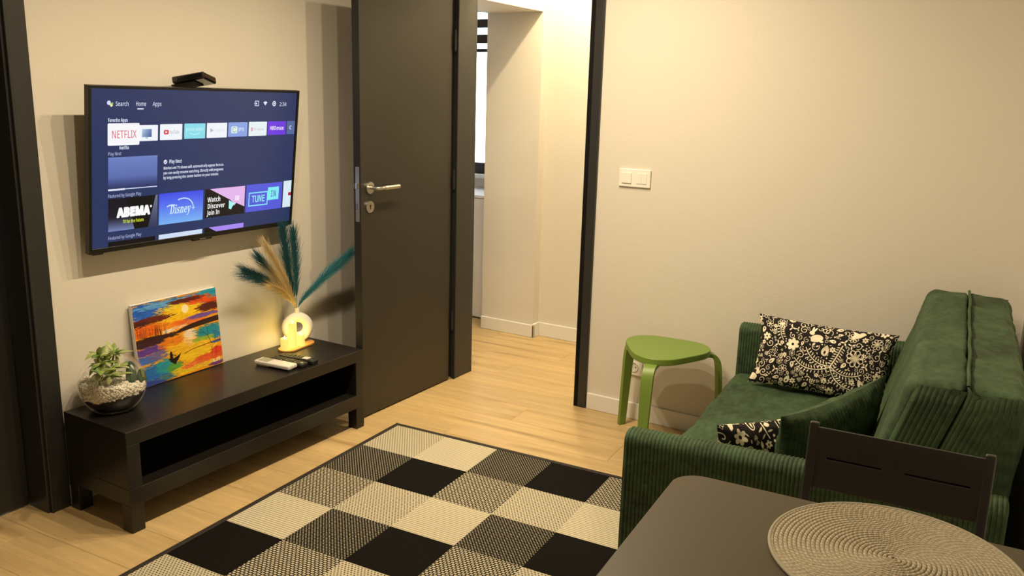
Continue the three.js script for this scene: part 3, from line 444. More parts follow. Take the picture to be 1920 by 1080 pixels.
// sweep a profile along a length with ribs across it; map(px, py, s) gives the position
function ribSweep(prof, len, pitch, amp, map, endRound = 0.012, wob = () => 0, capRib = 0) {
  const per = 6, nu = Math.round(len / pitch) * per, m = prof.length - 1;
  let cx = 0, cy = 0; for (let i = 0; i < m; i++) { cx += prof[i][0] / m; cy += prof[i][1] / m; }
  let total = 0; const arcs = prof.map((q, i) => { if (i) total += Math.hypot(q[0] - prof[i - 1][0], q[1] - prof[i - 1][1]); return total; });
  const p = [], uv = [], idx = [];
  for (let i = 0; i <= nu; i++) { const s = len * i / nu, e = Math.min(s, len - s), in_ = e < endRound ? endRound - Math.sqrt(Math.max(0, endRound ** 2 - (endRound - e) ** 2)) : 0, r = rib(s, pitch, amp); for (let j = 0; j <= m; j++) { const q = prof[j], o = r - in_ + wob(q[0], q[1], s); p.push(...map(q[0] + q[2] * o, q[1] + q[3] * o, s)); uv.push(s, arcs[j]); } }
  for (let i = 0; i < nu; i++) for (let j = 0; j < m; j++) { const a = i * (m + 1) + j, b = a + m + 1; idx.push(a, b, a + 1, b, b + 1, a + 1); }
  for (const [row, s, flip] of [[0, 0, true], [nu, len, false]]) { const base = p.length / 3; p.push(...map(cx, cy, s)); uv.push(s, 0); for (let j = 0; j <= m; j++) { const k = (row * (m + 1) + j) * 3; p.push(p[k], p[k + 1], p[k + 2]); uv.push(prof[j][0], prof[j][1]); } for (let j = 0; j < m; j++) flip ? idx.push(base, base + 1 + j, base + 2 + j) : idx.push(base, base + 2 + j, base + 1 + j); }
  const g = new THREE.BufferGeometry(); g.setAttribute('position', new THREE.Float32BufferAttribute(p, 3)); g.setAttribute('uv', new THREE.Float32BufferAttribute(uv, 2)); g.setIndex(idx); g.computeVertexNormals();
  return g;
}
function outward(g) { // orient faces away from the centre of the box
  g.computeBoundingBox(); const c = g.boundingBox.getCenter(V3(0, 0, 0)), p = g.attributes.position, n = g.attributes.normal; let s = 0; for (let i = 0; i < p.count; i += 7) s += (p.getX(i) - c.x) * n.getX(i) + (p.getY(i) - c.y) * n.getY(i) + (p.getZ(i) - c.z) * n.getZ(i);
  if (s < 0) { const a = g.index.array; for (let i = 0; i < a.length; i += 3) { const t = a[i]; a[i] = a[i + 1]; a[i + 1] = t; } g.computeVertexNormals(); } return g;
}
{
  const t = thing('corduroy_sofa', 'dark green corduroy sofa with low arms and a thick upright back', 'sofa', [1.83, 0, 0.075], TURN);
  const LEN = 1.425, D = 0.925, AT = 0.075, top = 0.575;
  const armProf = roundedProfile([[0, 0.05], [AT, 0.05], [AT, top], [0, top]].map(([v, y]) => [v, y]), [0.008, 0.008, 0.032, 0.032], 7, 0.06);
  const slope = (u) => 0.022 * u;                                        // arms rise slightly towards the back
  part('armrest', outward(ribSweep(armProf, D, 0.0108, 0.0038, (v, y, u) => [u, y + (y > 0.3 ? slope(u) : 0), v])), green, t);
  part('armrest', outward(ribSweep(armProf, D, 0.0108, 0.0038, (v, y, u) => [u, y + (y > 0.3 ? slope(u) : 0), LEN - AT + v])), green, t);
  const v0 = AT + 0.002, vl = LEN - 2 * AT - 0.004;
  part('base', outward(ribSweep(roundedProfile([[0.02, 0.06], [0.9, 0.06], [0.9, 0.23], [0.02, 0.23]], [0.01, 0.01, 0.01, 0.01], 4, 0.1), vl, 0.0125, 0.0012, (x, y, s) => [x, y, v0 + s])), green, t);
  part('seat_cushion', outward(ribSweep(roundedProfile([[-0.002, 0.232], [0.62, 0.232], [0.62, 0.374], [-0.002, 0.374]], [0.02, 0.01, 0.02, 0.045], 7, 0.03), vl, 0.0125, 0.0007, (x, y, s) => [x, y, v0 + s], 0.02, (x, y, s) => (y > 0.3 ? 0.0045 * n2(x * 5, s * 4) + 0.002 * n2(x * 16, s * 9 + 3) : 0))), green, t);
  // backrest: two thick slabs standing side by side, seam flap between them
  const bw = (x, y, s) => 0.004 * n2(x * 6 + 9, s * 5 + y * 4) + 0.0015 * n2(x * 20, s * 14 + y * 11);
  const slab = (pts, r, label) => part('back_slab', outward(ribSweep(roundedProfile(pts, r, 6, 0.035), vl - 0.045, 0.0125, 0.0006, (x, y, s) => [x, y, v0 + 0.006 + s], 0.03, bw)), green, t, label);
  slab([[0.545, 0.31], [0.655, 0.31], [0.812, 0.822], [0.683, 0.818]], [0.02, 0.02, 0.012, 0.04]);
  slab([[0.583, 0.07], [0.905, 0.07], [0.948, 0.812], [0.813, 0.822]], [0.02, 0.02, 0.04, 0.012]);
  // ribbed end panels closing the slabs at both ends
  const endPanel = (lo, hi, vEnd, dir) => grid(150, 16, (a, b) => {
    const y = lerp(0.34, 0.808, b), x0 = lerp(lo[0], lo[1], b), x1 = lerp(hi[0], hi[1], b), x = lerp(x0, x1, a), e = Math.min(a, 1 - a) * (x1 - x0), f = Math.min(1, Math.min(e / 0.012, (1 - b) * 0.46 / 0.014));
    return [x, y, vEnd + dir * (0.001 + 0.011 * Math.sqrt(Math.max(0, 1 - (1 - f) ** 2)) + rib(a * (x1 - x0) + lo[0], 0.0125, 0.0038) * f), x, y];
  });
  for (const [vEnd, dir] of [[v0 + vl - 0.033, 1], [v0 + 0.001, -1]]) {
    part('end_panel', outwardZ(endPanel([0.565, 0.700], [0.668, 0.812], vEnd - dir * 0.012, dir), dir), green, t);
    part('end_panel', outwardZ(endPanel([0.6705, 0.814], [0.915, 0.936], vEnd - dir * 0.012, dir), dir), green, t);
  }
  const flap = [], flapN = 60;
  part('seam_flap', outward(grid(flapN, 8, (a, b) => { const s = a * (vl - 0.05), h = 0.0135 * Math.min(1, Math.min(a, 1 - a) * 30 + 0.25) + 0.003 * n2(s * 8, 1), ang = b * 2 * Math.PI; return [0.812 + 0.003 * n2(s * 3, 5) + 0.0045 * Math.cos(ang), 0.822 + h * (0.4 + 0.6 * Math.sin(ang)), v0 + 0.01 + s, s, b * 0.03]; })), green, t);
  for (const [x, z] of [[0.06, 0.06], [0.86, 0.06], [0.06, LEN - 0.06], [0.86, LEN - 0.06]]) part('foot', cyl(0.022, 0.018, 0.05, 16).translate(x, 0.0325, z), M.plasticMatte, t);
}
function outwardZ(g, dir) { const n = g.attributes.normal; let s = 0; for (let i = 0; i < n.count; i++) s += n.getZ(i); if (s * dir < 0) { const a = g.index.array; for (let i = 0; i < a.length; i += 3) { const q = a[i]; a[i] = a[i + 1]; a[i + 1] = q; } g.computeVertexNormals(); } return g; }

// ------------------------------------------------------------------ cushions
function cushionGeo(w, h, thick, nu = 60, nv = 40, disp = () => 0, sag = () => 0) { // front and back face, pinched corners, seam around
  const side = (dir) => grid(nu, nv, (a, b) => {
    const x = a * 2 - 1, y = b * 2 - 1, pin = 1 - 0.07 * (1 - Math.pow(Math.abs(x), 2.2)) , pin2 = 1 - 0.09 * (1 - Math.pow(Math.abs(y), 2.2));
    const px = x * w / 2 * (Math.abs(x) > 0.999 ? pin2 : lerp(1, pin2, Math.abs(x))), py = y * h / 2 * lerp(1, pin, Math.abs(y));
    const f = Math.pow(Math.max(0, 1 - Math.pow(Math.abs(x), 2.6)), 0.55) * Math.pow(Math.max(0, 1 - Math.pow(Math.abs(y), 2.6)), 0.55);
    return [px, py + sag(x, y), dir * (thick / 2 * f + disp(px, py) * Math.min(1, f * 4)), dir > 0 ? a : 1 - a, b];
  });
  const A = outwardZ(side(1), 1), B = outwardZ(side(-1), -1);
  return join([A, B]);
}
const floralTex = canvas(1400, 760, (c, W, H) => {
  c.fillStyle = 'rgb(20,15,15)'; c.fillRect(0, 0, W, H);
  const wh = 'rgb(250,240,216)'; c.fillStyle = c.strokeStyle = wh; c.lineCap = c.lineJoin = 'round';
  const petals = (x, y, r, n, fill) => { for (let i = 0; i < n; i++) { const a = i / n * 6.283 + 0.3; c.save(); c.translate(x + Math.cos(a) * r * 0.62, y + Math.sin(a) * r * 0.62); c.rotate(a); c.beginPath(); c.ellipse(0, 0, r * 0.42, r * 0.3, 0, 0, 7); fill ? c.fill() : (c.lineWidth = r * 0.11, c.stroke()); c.restore(); } c.fillStyle = fill ? 'rgb(20,15,15)' : wh; c.beginPath(); c.arc(x, y, r * 0.16, 0, 7); c.fill(); c.fillStyle = wh; };
  const leaf = (x, y, l, w, a, fill = true) => { c.save(); c.translate(x, y); c.rotate(a); c.beginPath(); c.moveTo(0, 0); c.quadraticCurveTo(l * 0.45, -w, l, 0); c.quadraticCurveTo(l * 0.45, w, 0, 0); fill ? c.fill() : (c.lineWidth = 5, c.stroke()); c.restore(); };
  const frond = (x0, y0, cx, cy, x1, y1, n, w = 9) => { c.lineWidth = w; c.beginPath(); c.moveTo(x0, y0); c.quadraticCurveTo(cx, cy, x1, y1); c.stroke(); for (let i = 1; i < n; i++) { const t = i / n, X = (1 - t) ** 2 * x0 + 2 * t * (1 - t) * cx + t * t * x1, Y = (1 - t) ** 2 * y0 + 2 * t * (1 - t) * cy + t * t * y1, a = Math.atan2(2 * (1 - t) * (cy - y0) + 2 * t * (y1 - cy), 2 * (1 - t) * (cx - x0) + 2 * t * (x1 - cx)); for (const s of [-1, 1]) leaf(X + Math.cos(a + s * 1.4) * 8, Y + Math.sin(a + s * 1.4) * 8, 36, 11, a + s * 1.25); } };
  const curl = (x, y, r, a, dir) => { c.lineWidth = r * 0.17; c.beginPath(); for (let i = 0; i <= 40; i++) { const t = i / 40, q = a + dir * t * 7.5, R = r * (1 - t * 0.82); const X = x + Math.cos(q) * R, Y = y + Math.sin(q) * R; i ? c.lineTo(X, Y) : c.moveTo(X, Y); } c.stroke(); };
  const tulip = (x, y, s, a) => { c.save(); c.translate(x, y); c.rotate(a); c.lineWidth = s * 0.13; c.beginPath(); c.moveTo(-s * 0.5, -s * 0.55); c.quadraticCurveTo(-s * 0.55, s * 0.5, 0, s * 0.6); c.quadraticCurveTo(s * 0.55, s * 0.5, s * 0.5, -s * 0.55); c.lineTo(s * 0.2, -s * 0.1); c.lineTo(0, -s * 0.6); c.lineTo(-s * 0.2, -s * 0.1); c.closePath(); c.stroke(); c.beginPath(); c.ellipse(0, s * 0.15, s * 0.14, s * 0.26, 0, 0, 7); c.fill(); c.restore(); };
  const drop = (x, y, s, a) => { c.save(); c.translate(x, y); c.rotate(a); c.beginPath(); c.moveTo(0, -s); c.bezierCurveTo(s * 0.9, -s * 0.1, s * 0.6, s, 0, s); c.bezierCurveTo(-s * 0.6, s, -s * 0.9, -s * 0.1, 0, -s); c.fill(); c.fillStyle = 'rgb(20,15,15)'; c.beginPath(); c.ellipse(0, s * 0.35, s * 0.16, s * 0.3, 0, 0, 7); c.fill(); c.restore(); c.fillStyle = wh; };
  const hare = (x, y, s, f) => { c.save(); c.translate(x, y); c.scale(f * s, s); c.beginPath(); c.ellipse(0, 0.25, 0.62, 0.42, -0.25, 0, 7); c.fill(); c.beginPath(); c.ellipse(-0.55, -0.3, 0.27, 0.24, 0.3, 0, 7); c.fill(); c.beginPath(); c.ellipse(-0.5, -0.72, 0.1, 0.34, 0.15, 0, 7); c.fill(); c.beginPath(); c.ellipse(-0.28, -0.7, 0.1, 0.34, 0.5, 0, 7); c.fill(); c.beginPath(); c.ellipse(0.5, 0.55, 0.2, 0.12, 0, 0, 7); c.ellipse(-0.35, 0.6, 0.2, 0.1, 0, 0, 7); c.fill(); c.restore(); };
  const bird = (x, y, s, f) => { c.save(); c.translate(x, y); c.scale(f * s, s); c.beginPath(); c.moveTo(-0.9, -0.2); c.quadraticCurveTo(-0.4, -0.75, 0, -0.2); c.lineTo(0.95, -0.55); c.lineTo(0.55, 0.05); c.lineTo(0.95, 0.45); c.quadraticCurveTo(0, 0.75, -0.45, 0.25); c.closePath(); c.fill(); c.restore(); };
  hare(640, 170, 92, 1); bird(1000, 90, 70, -1); hare(90, 640, 78, -1); bird(1150, 600, 66, 1);
  petals(430, 290, 62, 7, true); petals(1010, 330, 78, 8, false); petals(150, 250, 40, 6, true); petals(1240, 470, 44, 6, true); petals(820, 690, 40, 6, true); petals(960, 130, 46, 8, false); petals(300, 100, 44, 8, false); petals(1180, 160, 50, 8, false);
  drop(735, 300, 56, 0.2); drop(430, 640, 42, 0.3); drop(1090, 560, 48, -0.5); drop(250, 480, 36, 0.8);
  frond(880, 230, 850, 330, 800, 440, 9, 12); frond(800, 440, 640, 460, 560, 300, 10); frond(800, 450, 600, 560, 470, 420, 12); frond(800, 440, 930, 560, 1090, 470, 11); frond(800, 450, 850, 640, 1080, 640, 12); frond(320, 90, 260, 160, 330, 260, 7, 7);
  tulip(230, 190, 46, -0.3); tulip(1090, 300, 44, 0.5); tulip(660, 620, 44, 0.2); tulip(1270, 330, 46, 0.1); tulip(330, 420, 40, -0.6); tulip(1330, 210, 34, 0.4); tulip(560, 560, 38, 0.6); tulip(940, 620, 36, -0.3);
  const used = []; let tries = 0;
  const dark = (x, y, r) => { const d = c.getImageData(Math.max(0, x - r), Math.max(0, y - r), r * 2, r * 2).data; let s = 0; for (let i = 0; i < d.length; i += 4 * 5) if (d[i] > 110) s++; return s / (d.length / 20) < 0.085; };
  for (const [r, n] of [[46, 220], [34, 500], [25, 900], [15, 1100]]) for (let k = 0; k < n; k++) { const x = rr(r * 0.6, W - r * 0.6) | 0, y = rr(r * 0.6, H - r * 0.6) | 0; if (!dark(x, y, r)) continue; const q = rnd(), a = rr(0, 6.28);
    if (r < 18) { q < 0.5 ? leaf(x - 10, y, 24, 8, a) : (c.beginPath(), c.arc(x, y, rr(5, 9), 0, 7), c.fill()); }
    else if (q < 0.34) curl(x, y, r * 0.85, a, rnd() < 0.5 ? 1 : -1); else if (q < 0.5) petals(x, y, r * 0.85, 6, rnd() < 0.6); else if (q < 0.66) { leaf(x, y, r * 0.9, r * 0.34, a); leaf(x, y, r * 0.9, r * 0.34, a + 2.1); leaf(x, y, r * 0.9, r * 0.34, a - 2.1); } else if (q < 0.8) tulip(x, y, r * 0.75, a); else if (q < 0.92) drop(x, y, r * 0.7, a); else { c.lineWidth = 6; c.beginPath(); c.arc(x, y, r * 0.7, a, a + 4); c.stroke(); leaf(x, y, r * 0.6, r * 0.3, a); } }
});
floralTex.repeat.set(0.9, 0.9); floralTex.offset.set(0.05, 0.05);
const floral = std([1, 1, 1], 0.9, { map: floralTex });
const puck = (x, y) => 0.004 * n2(x * 14, y * 14) + 0.002 * n2(x * 34, y * 34);
{
  // long cushion leaning on the far armrest
  const t = thing('lumbar_cushion', 'black cushion with cream floral print leaning on the armrest by the back wall', 'cushion', [2.186, 0.513, 0.242]);
  t.rotation.set(-0.34, 0.075, -0.025, 'YXZ');
  part('cover', cushionGeo(0.515, 0.275, 0.11, 64, 40, puck), floral, t);
}
{
  const ft2 = floralTex.clone(); ft2.repeat.set(0.5, 0.46); ft2.offset.set(0.02, 0.28); ft2.needsUpdate = true;
  const t = thing('floral_cushion', 'black floral cushion tucked between the armrest by the dining chair and the green cushion', 'cushion', [2.222, 0.458, 1.128]);
  t.rotation.set(0.1, 0.82, 0.02, 'YXZ');
  part('cover', cushionGeo(0.37, 0.22, 0.09, 54, 36, puck), std([1, 1, 1], 0.9, { map: ft2 }), t);
}
{
  const t = thing('corduroy_cushion', 'dark green ribbed corduroy cushion slumped against the sofa back', 'cushion', [2.362, 0.500, 1.008]);
  t.rotation.set(0.15, 1.17, 0.075, 'YXZ');
  part('cover', cushionGeo(0.51, 0.29, 0.11, 300, 40, (x, y) => rib(x, 0.0135, 0.0045) + puck(x, y), (x, y) => -0.012 * (1 - x * x) * (y > 0 ? 1 : 0)), green, t);
}

// ------------------------------------------------------------------ green three-legged stool
{
  const paint = std([0.18, 0.285, 0.047], 0.42), t = thing('green_stool', 'green three-legged bentwood stool standing against the wall', 'stool', [1.55, 0, 0.232]);
  const V = [[-0.185, -0.105], [0.165, -0.12], [0.022, 0.225]];
  const sh = new THREE.Shape(); // softly rounded triangle
  for (let i = 0; i < 120; i++) { const q = i / 120 * 2 * Math.PI, r = 0.174 * (1 + 0.115 * Math.cos(3 * (q - 1.5))), x = r * Math.cos(q), y = -r * Math.sin(q); i ? sh.lineTo(x, y) : sh.moveTo(x, y); }
  const g = new THREE.ExtrudeGeometry(sh, { depth: 0.02, bevelEnabled: true, bevelSize: 0.004, bevelThickness: 0.004, bevelSegments: 3, bevelOffset: -0.004, curveSegments: 24 }); g.rotateX(-Math.PI / 2).translate(0, 0.422, 0);
  part('seat', g, paint, t);
  for (const [vx, vz] of V) { // bent leg: runs under the seat, turns down over a wide bend
    const L0 = Math.hypot(vx, vz), dx = vx / L0, dz = vz / L0, L = 0.203, tx = -dz, tz = dx, path = [[L * 0.3, 0.414], [L * 0.93, 0.414], [L + 0.012, 0.408], [L + 0.03, 0.385], [L + 0.038, 0.35], [L + 0.052, 0.18], [L + 0.064, 0.0]];
    const cv = new THREE.CatmullRomCurve3(path.map(([r, y]) => V3(r, y, 0)), false, 'centripetal'), n = 40;
    const geo = grid(n, 4, (a, b, i, j) => { const q = cv.getPointAt(a), tg = cv.getTangentAt(a), nx = -tg.y, ny = tg.x, w = lerp(0.024, 0.0165, Math.max(0, (a - 0.4) / 0.6)), th = 0.0085, k = [[-1, -1], [1, -1], [1, 1], [-1, 1], [-1, -1]][j]; const r = q.x + nx * th * k[1], y = Math.max(0, q.y + ny * th * k[1]), s = w * k[0]; return [dx * r + tx * s, y, dz * r + tz * s]; });
    const capI = (row) => { const b = row * 5; return [b, b + 1, b + 2, b, b + 2, b + 3]; };
    geo.setIndex([...geo.index.array, ...capI(0), ...capI(n).reverse()]);
    part('leg', toCreasedNormals(geo, 0.6), paint, t);
  }
}

// ------------------------------------------------------------------ light switch and socket
{
  const t = thing('light_switch', 'white double light switch on the wall beside the doorway', 'switch', [1.1967, 1.084, 0]);
  const g = std([0.86, 0.84, 0.8], 0.35);
  part('plate', rbox(0, 0.151, 0, 0.081, 0.0005, 0.0095, 0.004, 3), g, t);
  const r1 = part('rocker', rbox(0.016, 0.062, 0.017, 0.064, 0.008, 0.0145, 0.002), g, t); r1.rotation.x = 0.0;
  part('rocker', rbox(0.087, 0.1085, 0.017, 0.064, 0.008, 0.0118, 0.0015), g, t); part('rocker', rbox(0.1105, 0.134, 0.017, 0.064, 0.008, 0.0118, 0.0015), g, t);
}
{
  const t = thing('wall_socket', 'white wall socket low behind the green stool', 'socket', [1.325, 0.254, 0]);
  const g = std([0.86, 0.84, 0.8], 0.35);
  part('plate', rbox(-0.041, 0.041, -0.041, 0.041, 0.0005, 0.0095, 0.004, 3), g, t);
  part('socket_well', lathe([[0.0215, 0.0], [0.0235, 0.003], [0.0215, 0.0045], [0.0205, 0.001], [0.0001, 0.0006]], 32).rotateX(Math.PI / 2).translate(0, 0, 0.0092), std([0.7, 0.68, 0.64], 0.4), t);
  for (const s of [-1, 1]) part('contact_hole', cyl(0.0026, 0.0026, 0.002, 12).rotateX(Math.PI / 2).translate(s * 0.0095, 0, 0.0102), M.gasket, t);
}

// ------------------------------------------------------------------ dining table, placemat, folding chair
{
  const t = thing('dining_table', 'dark grey-brown dining table with rounded corners in the foreground', 'table', [2.2555, 0, 2.022], TURN);
  const W = 0.665, D = 0.75, H = 0.75, r = 0.055, sh = new THREE.Shape();
  sh.moveTo(r, 0); sh.lineTo(W - r, 0); sh.absarc(W - r, -r, r, Math.PI / 2, 0, true); sh.lineTo(W, -D + r); sh.absarc(W - r, -D + r, r, 0, -Math.PI / 2, true); sh.lineTo(r, -D); sh.absarc(r, -D + r, r, -Math.PI / 2, -Math.PI, true); sh.lineTo(0, -r); sh.absarc(r, -r, r, Math.PI, Math.PI / 2, true);
  const g = new THREE.ExtrudeGeometry(sh, { depth: 0.018, bevelEnabled: true, bevelSize: 0.002, bevelThickness: 0.002, bevelSegments: 2, bevelOffset: -0.002, curveSegments: 16 }); g.rotateX(-Math.PI / 2).translate(0, H - 0.02, 0);
  part('tabletop', boxUV(g), std([0.057, 0.046, 0.024], 0.45), t);
  part('apron', join([rbox(0.06, W - 0.06, 0.67, 0.728, 0.05, 0.07, 0.002), rbox(0.06, W - 0.06, 0.67, 0.728, D - 0.07, D - 0.05, 0.002), rbox(0.05, 0.07, 0.67, 0.728, 0.06, D - 0.06, 0.002), rbox(W - 0.07, W - 0.05, 0.67, 0.728, 0.06, D - 0.06, 0.002)]), M.plasticMatte, t);
  for (const [x, z] of [[0.07, 0.07], [W - 0.07, 0.07], [0.07, D - 0.07], [W - 0.07, D - 0.07]]) part('leg', rbox(x - 0.022, x + 0.022, 0, 0.728, z - 0.022, z + 0.022, 0.004), M.plasticMatte, t);
}
{
  const braid = (() => { const n = tileNoise(512, 64, 64, 16); return dataTex(512, 64, (x, y) => { const k = 0.5 + 0.5 * Math.sin((x / 512 * 40 + y / 64 * 2) * 6.283), v = 0.74 + 0.18 * k + 0.16 * (n(x, y) - 0.5); return [v, v * 0.985, v * 0.95]; }, true); })();
  braid.repeat.set(41.37, 1);
  const bbump = (() => dataTex(256, 32, (x, y) => { const v = 0.5 + 0.5 * Math.sin((x / 256 * 20 + y / 32 * 2) * 6.283); return [v, v, v]; }))(); bbump.repeat.set(170.3, 1);
  const t = thing('round_placemat', 'round woven greige placemat of coiled cord lying on the dining table', 'placemat', [2.665, 0.7502, 2.152]);
  const turns = 26, pitch = 0.00735, N = turns * 90, pts = [];
  const path = (s) => { const a = s * turns * 2 * Math.PI, r = 0.002 + pitch * s * turns; return [r * Math.cos(a), r * Math.sin(a), r]; };
  const cord = grid(N, 8, (s, b) => { const [x, z, r] = path(s), a = b * 2 * Math.PI, rx = pitch * 0.53 * Math.cos(a), ry = 0.0026 * Math.sin(a), k = (r + rx) / Math.max(r, 1e-4); return [x * k, 0.0026 + ry, z * k, s * s, b]; });
  part('coiled_cord', outwardTube(cord, 9), std([0.52, 0.465, 0.36], 0.8, { map: braid, bumpMap: bbump, bumpScale: 0.0003 }), t);
  const edge = part('rim_cord', new THREE.TorusGeometry(0.1925, 0.0032, 8, 140).rotateX(Math.PI / 2).translate(0, 0.0032, 0), std([0.34, 0.31, 0.235], 0.8), t);
}
function outwardTube(g) { const n = g.attributes.normal; let s = 0; for (let i = 0; i < n.count; i++) { const b = i % 9; if (b === 2) s += n.getY(i); } if (s < 0) { const a = g.index.array; for (let i = 0; i < a.length; i += 3) { const q = a[i]; a[i] = a[i + 1]; a[i + 1] = q; } g.computeVertexNormals(); } return g; }
{
  const metal = std([0.028, 0.028, 0.03], 0.36), t = thing('folding_chair', 'black metal folding chair between the dining table and the sofa arm', 'chair', [2.614, 0, 1.72], TURN);
  const W = 0.168, lean = 0.1, at = (y) => -(y - 0.6) * lean;            // back leans away from the table (towards -z)
  for (const s of [-1, 1]) {
    const pts = [V3(s * W, 0.796, at(0.796)), V3(s * W, 0.6, at(0.6)), V3(s * W, 0.42, 0.03), V3(s * W, 0.0, 0.33)];
    const bar = (p, q, w, d) => { const dir = q.clone().sub(p), L = dir.length(), g = new RoundedBoxGeometry(w, L, d, 2, 0.004); g.translate(0, L / 2, 0); g.applyQuaternion(new THREE.Quaternion().setFromUnitVectors(V3(0, 1, 0), dir.normalize())); g.translate(p.x, p.y, p.z); return boxUV(g); };
    part('back_post', join([bar(V3(s * W, 0.40, 0.035), V3(s * W, 0.796, at(0.796)), 0.02, 0.016), bar(V3(s * W, 0.0, 0.33), V3(s * W, 0.415, 0.03), 0.02, 0.016)]), metal, t);
    part('rear_leg', bar(V3(s * (W - 0.026), 0.0, -0.02), V3(s * (W - 0.026), 0.43, 0.33), 0.016, 0.014), metal, t);
  }
  // backrest panel with two slots
  const sh = new THREE.Shape(), w2 = W - 0.008; sh.moveTo(-w2, 0); sh.lineTo(w2, 0); sh.lineTo(w2, 0.134); sh.lineTo(-w2, 0.134);
  const slot = (a, b) => { const h = new THREE.Path(); h.moveTo(a, 0.067); h.lineTo(a, 0.0705); h.lineTo(b, 0.0705); h.lineTo(b, 0.067); sh.holes.push(h); };
  slot(-0.135, -0.026); slot(0.018, 0.14);
  const g = new THREE.ExtrudeGeometry(sh, { depth: 0.004, bevelEnabled: true, bevelSize: 0.001, bevelThickness: 0.001, bevelSegments: 1, bevelOffset: -0.001 });
  g.translate(0, 0, -0.002).rotateX(-Math.atan(lean)).translate(0, 0.655, at(0.655) + 0.006);
  part('back_panel', boxUV(g), metal, t);
  { const s = rbox(-w2 + 0.004, w2 - 0.004, 0.052, 0.086, -0.0075, -0.0055, 0.0008); s.rotateX(-Math.atan(lean)).translate(0, 0.655, at(0.655) + 0.006); part('back_stiffener', s, M.gasket, t); }
  for (let k = 0; k < 5; k++) part('seat_slat', rbox(-W + 0.012, W - 0.012, 0.432, 0.445, -0.005 + k * 0.075, 0.058 + k * 0.075, 0.004), metal, t);
  part('seat_rail', rbox(-W + 0.012, -W + 0.03, 0.415, 0.433, -0.01, 0.36, 0.003), metal, t); part('seat_rail', rbox(W - 0.03, W - 0.012, 0.415, 0.433, -0.01, 0.36, 0.003), metal, t);
  part('crossbar', cyl(0.007, 0.007, 2 * W - 0.05, 12).rotateZ(Math.PI / 2).translate(0, 0.1, 0.26), metal, t);
}

// ------------------------------------------------------------------ remotes on the bench
{
  const wht = std([0.72, 0.7, 0.66], 0.4), t = thing('white_remote', 'white air-conditioner remote on the bench beside the black remotes', 'remote', [0.245, 0.36, 1.192], 0.1);
  part('body', rbox(-0.09, 0.09, 0.006, 0.022, -0.028, 0.028, 0.005, 3), wht, t); part('battery_hump', rbox(-0.085, -0.02, 0.0, 0.01, -0.022, 0.022, 0.004), wht, t); part('rest_nub', rbox(0.07, 0.08, 0.0, 0.008, -0.01, 0.01, 0.002), wht, t);
  part('display', rbox(-0.078, -0.025, 0.0215, 0.0226, -0.021, 0.021, 0.0005), std([0.33, 0.33, 0.25], 0.25), t, 'grey-green display window');
}
const remote = (label, x, z, turn, keys) => {
  const t = thing('black_remote', label, 'remote', [x, 0.36, z], turn);
  part('body', rbox(-0.088, 0.088, 0.0, 0.018, -0.0225, 0.0225, 0.006, 3), std([0.01, 0.01, 0.01], 0.35), t);
  for (let i = 0; i < 9; i++) for (let j = -1; j <= 1; j++) part('button', rbox(-0.08 + i * 0.0175, -0.07 + i * 0.0175, 0.0175, 0.0195, j * 0.0135 - 0.0042, j * 0.0135 + 0.0042, 0.001, 1), std((i + j) % 4 ? [0.045, 0.042, 0.036] : [0.11, 0.1, 0.085], 0.5), t);
  keys(t);
};
remote('slim black remote lying right against the white remote', 0.258, 1.137, 0.1, (t) => { part('status_key', cyl(0.0055, 0.0055, 0.003, 16).translate(0.078, 0.0195, 0.006), std([0.6, 0.58, 0.5], 0.3, { metalness: 0.6 }), t); });
remote('black remote with a white rectangular key beside the candle tray', 0.262, 1.083, 0.14, (t) => { part('white_key', rbox(0.028, 0.056, 0.018, 0.0205, -0.014, 0.014, 0.001), std([0.75, 0.7, 0.66], 0.5), t, 'white rectangular key'); });

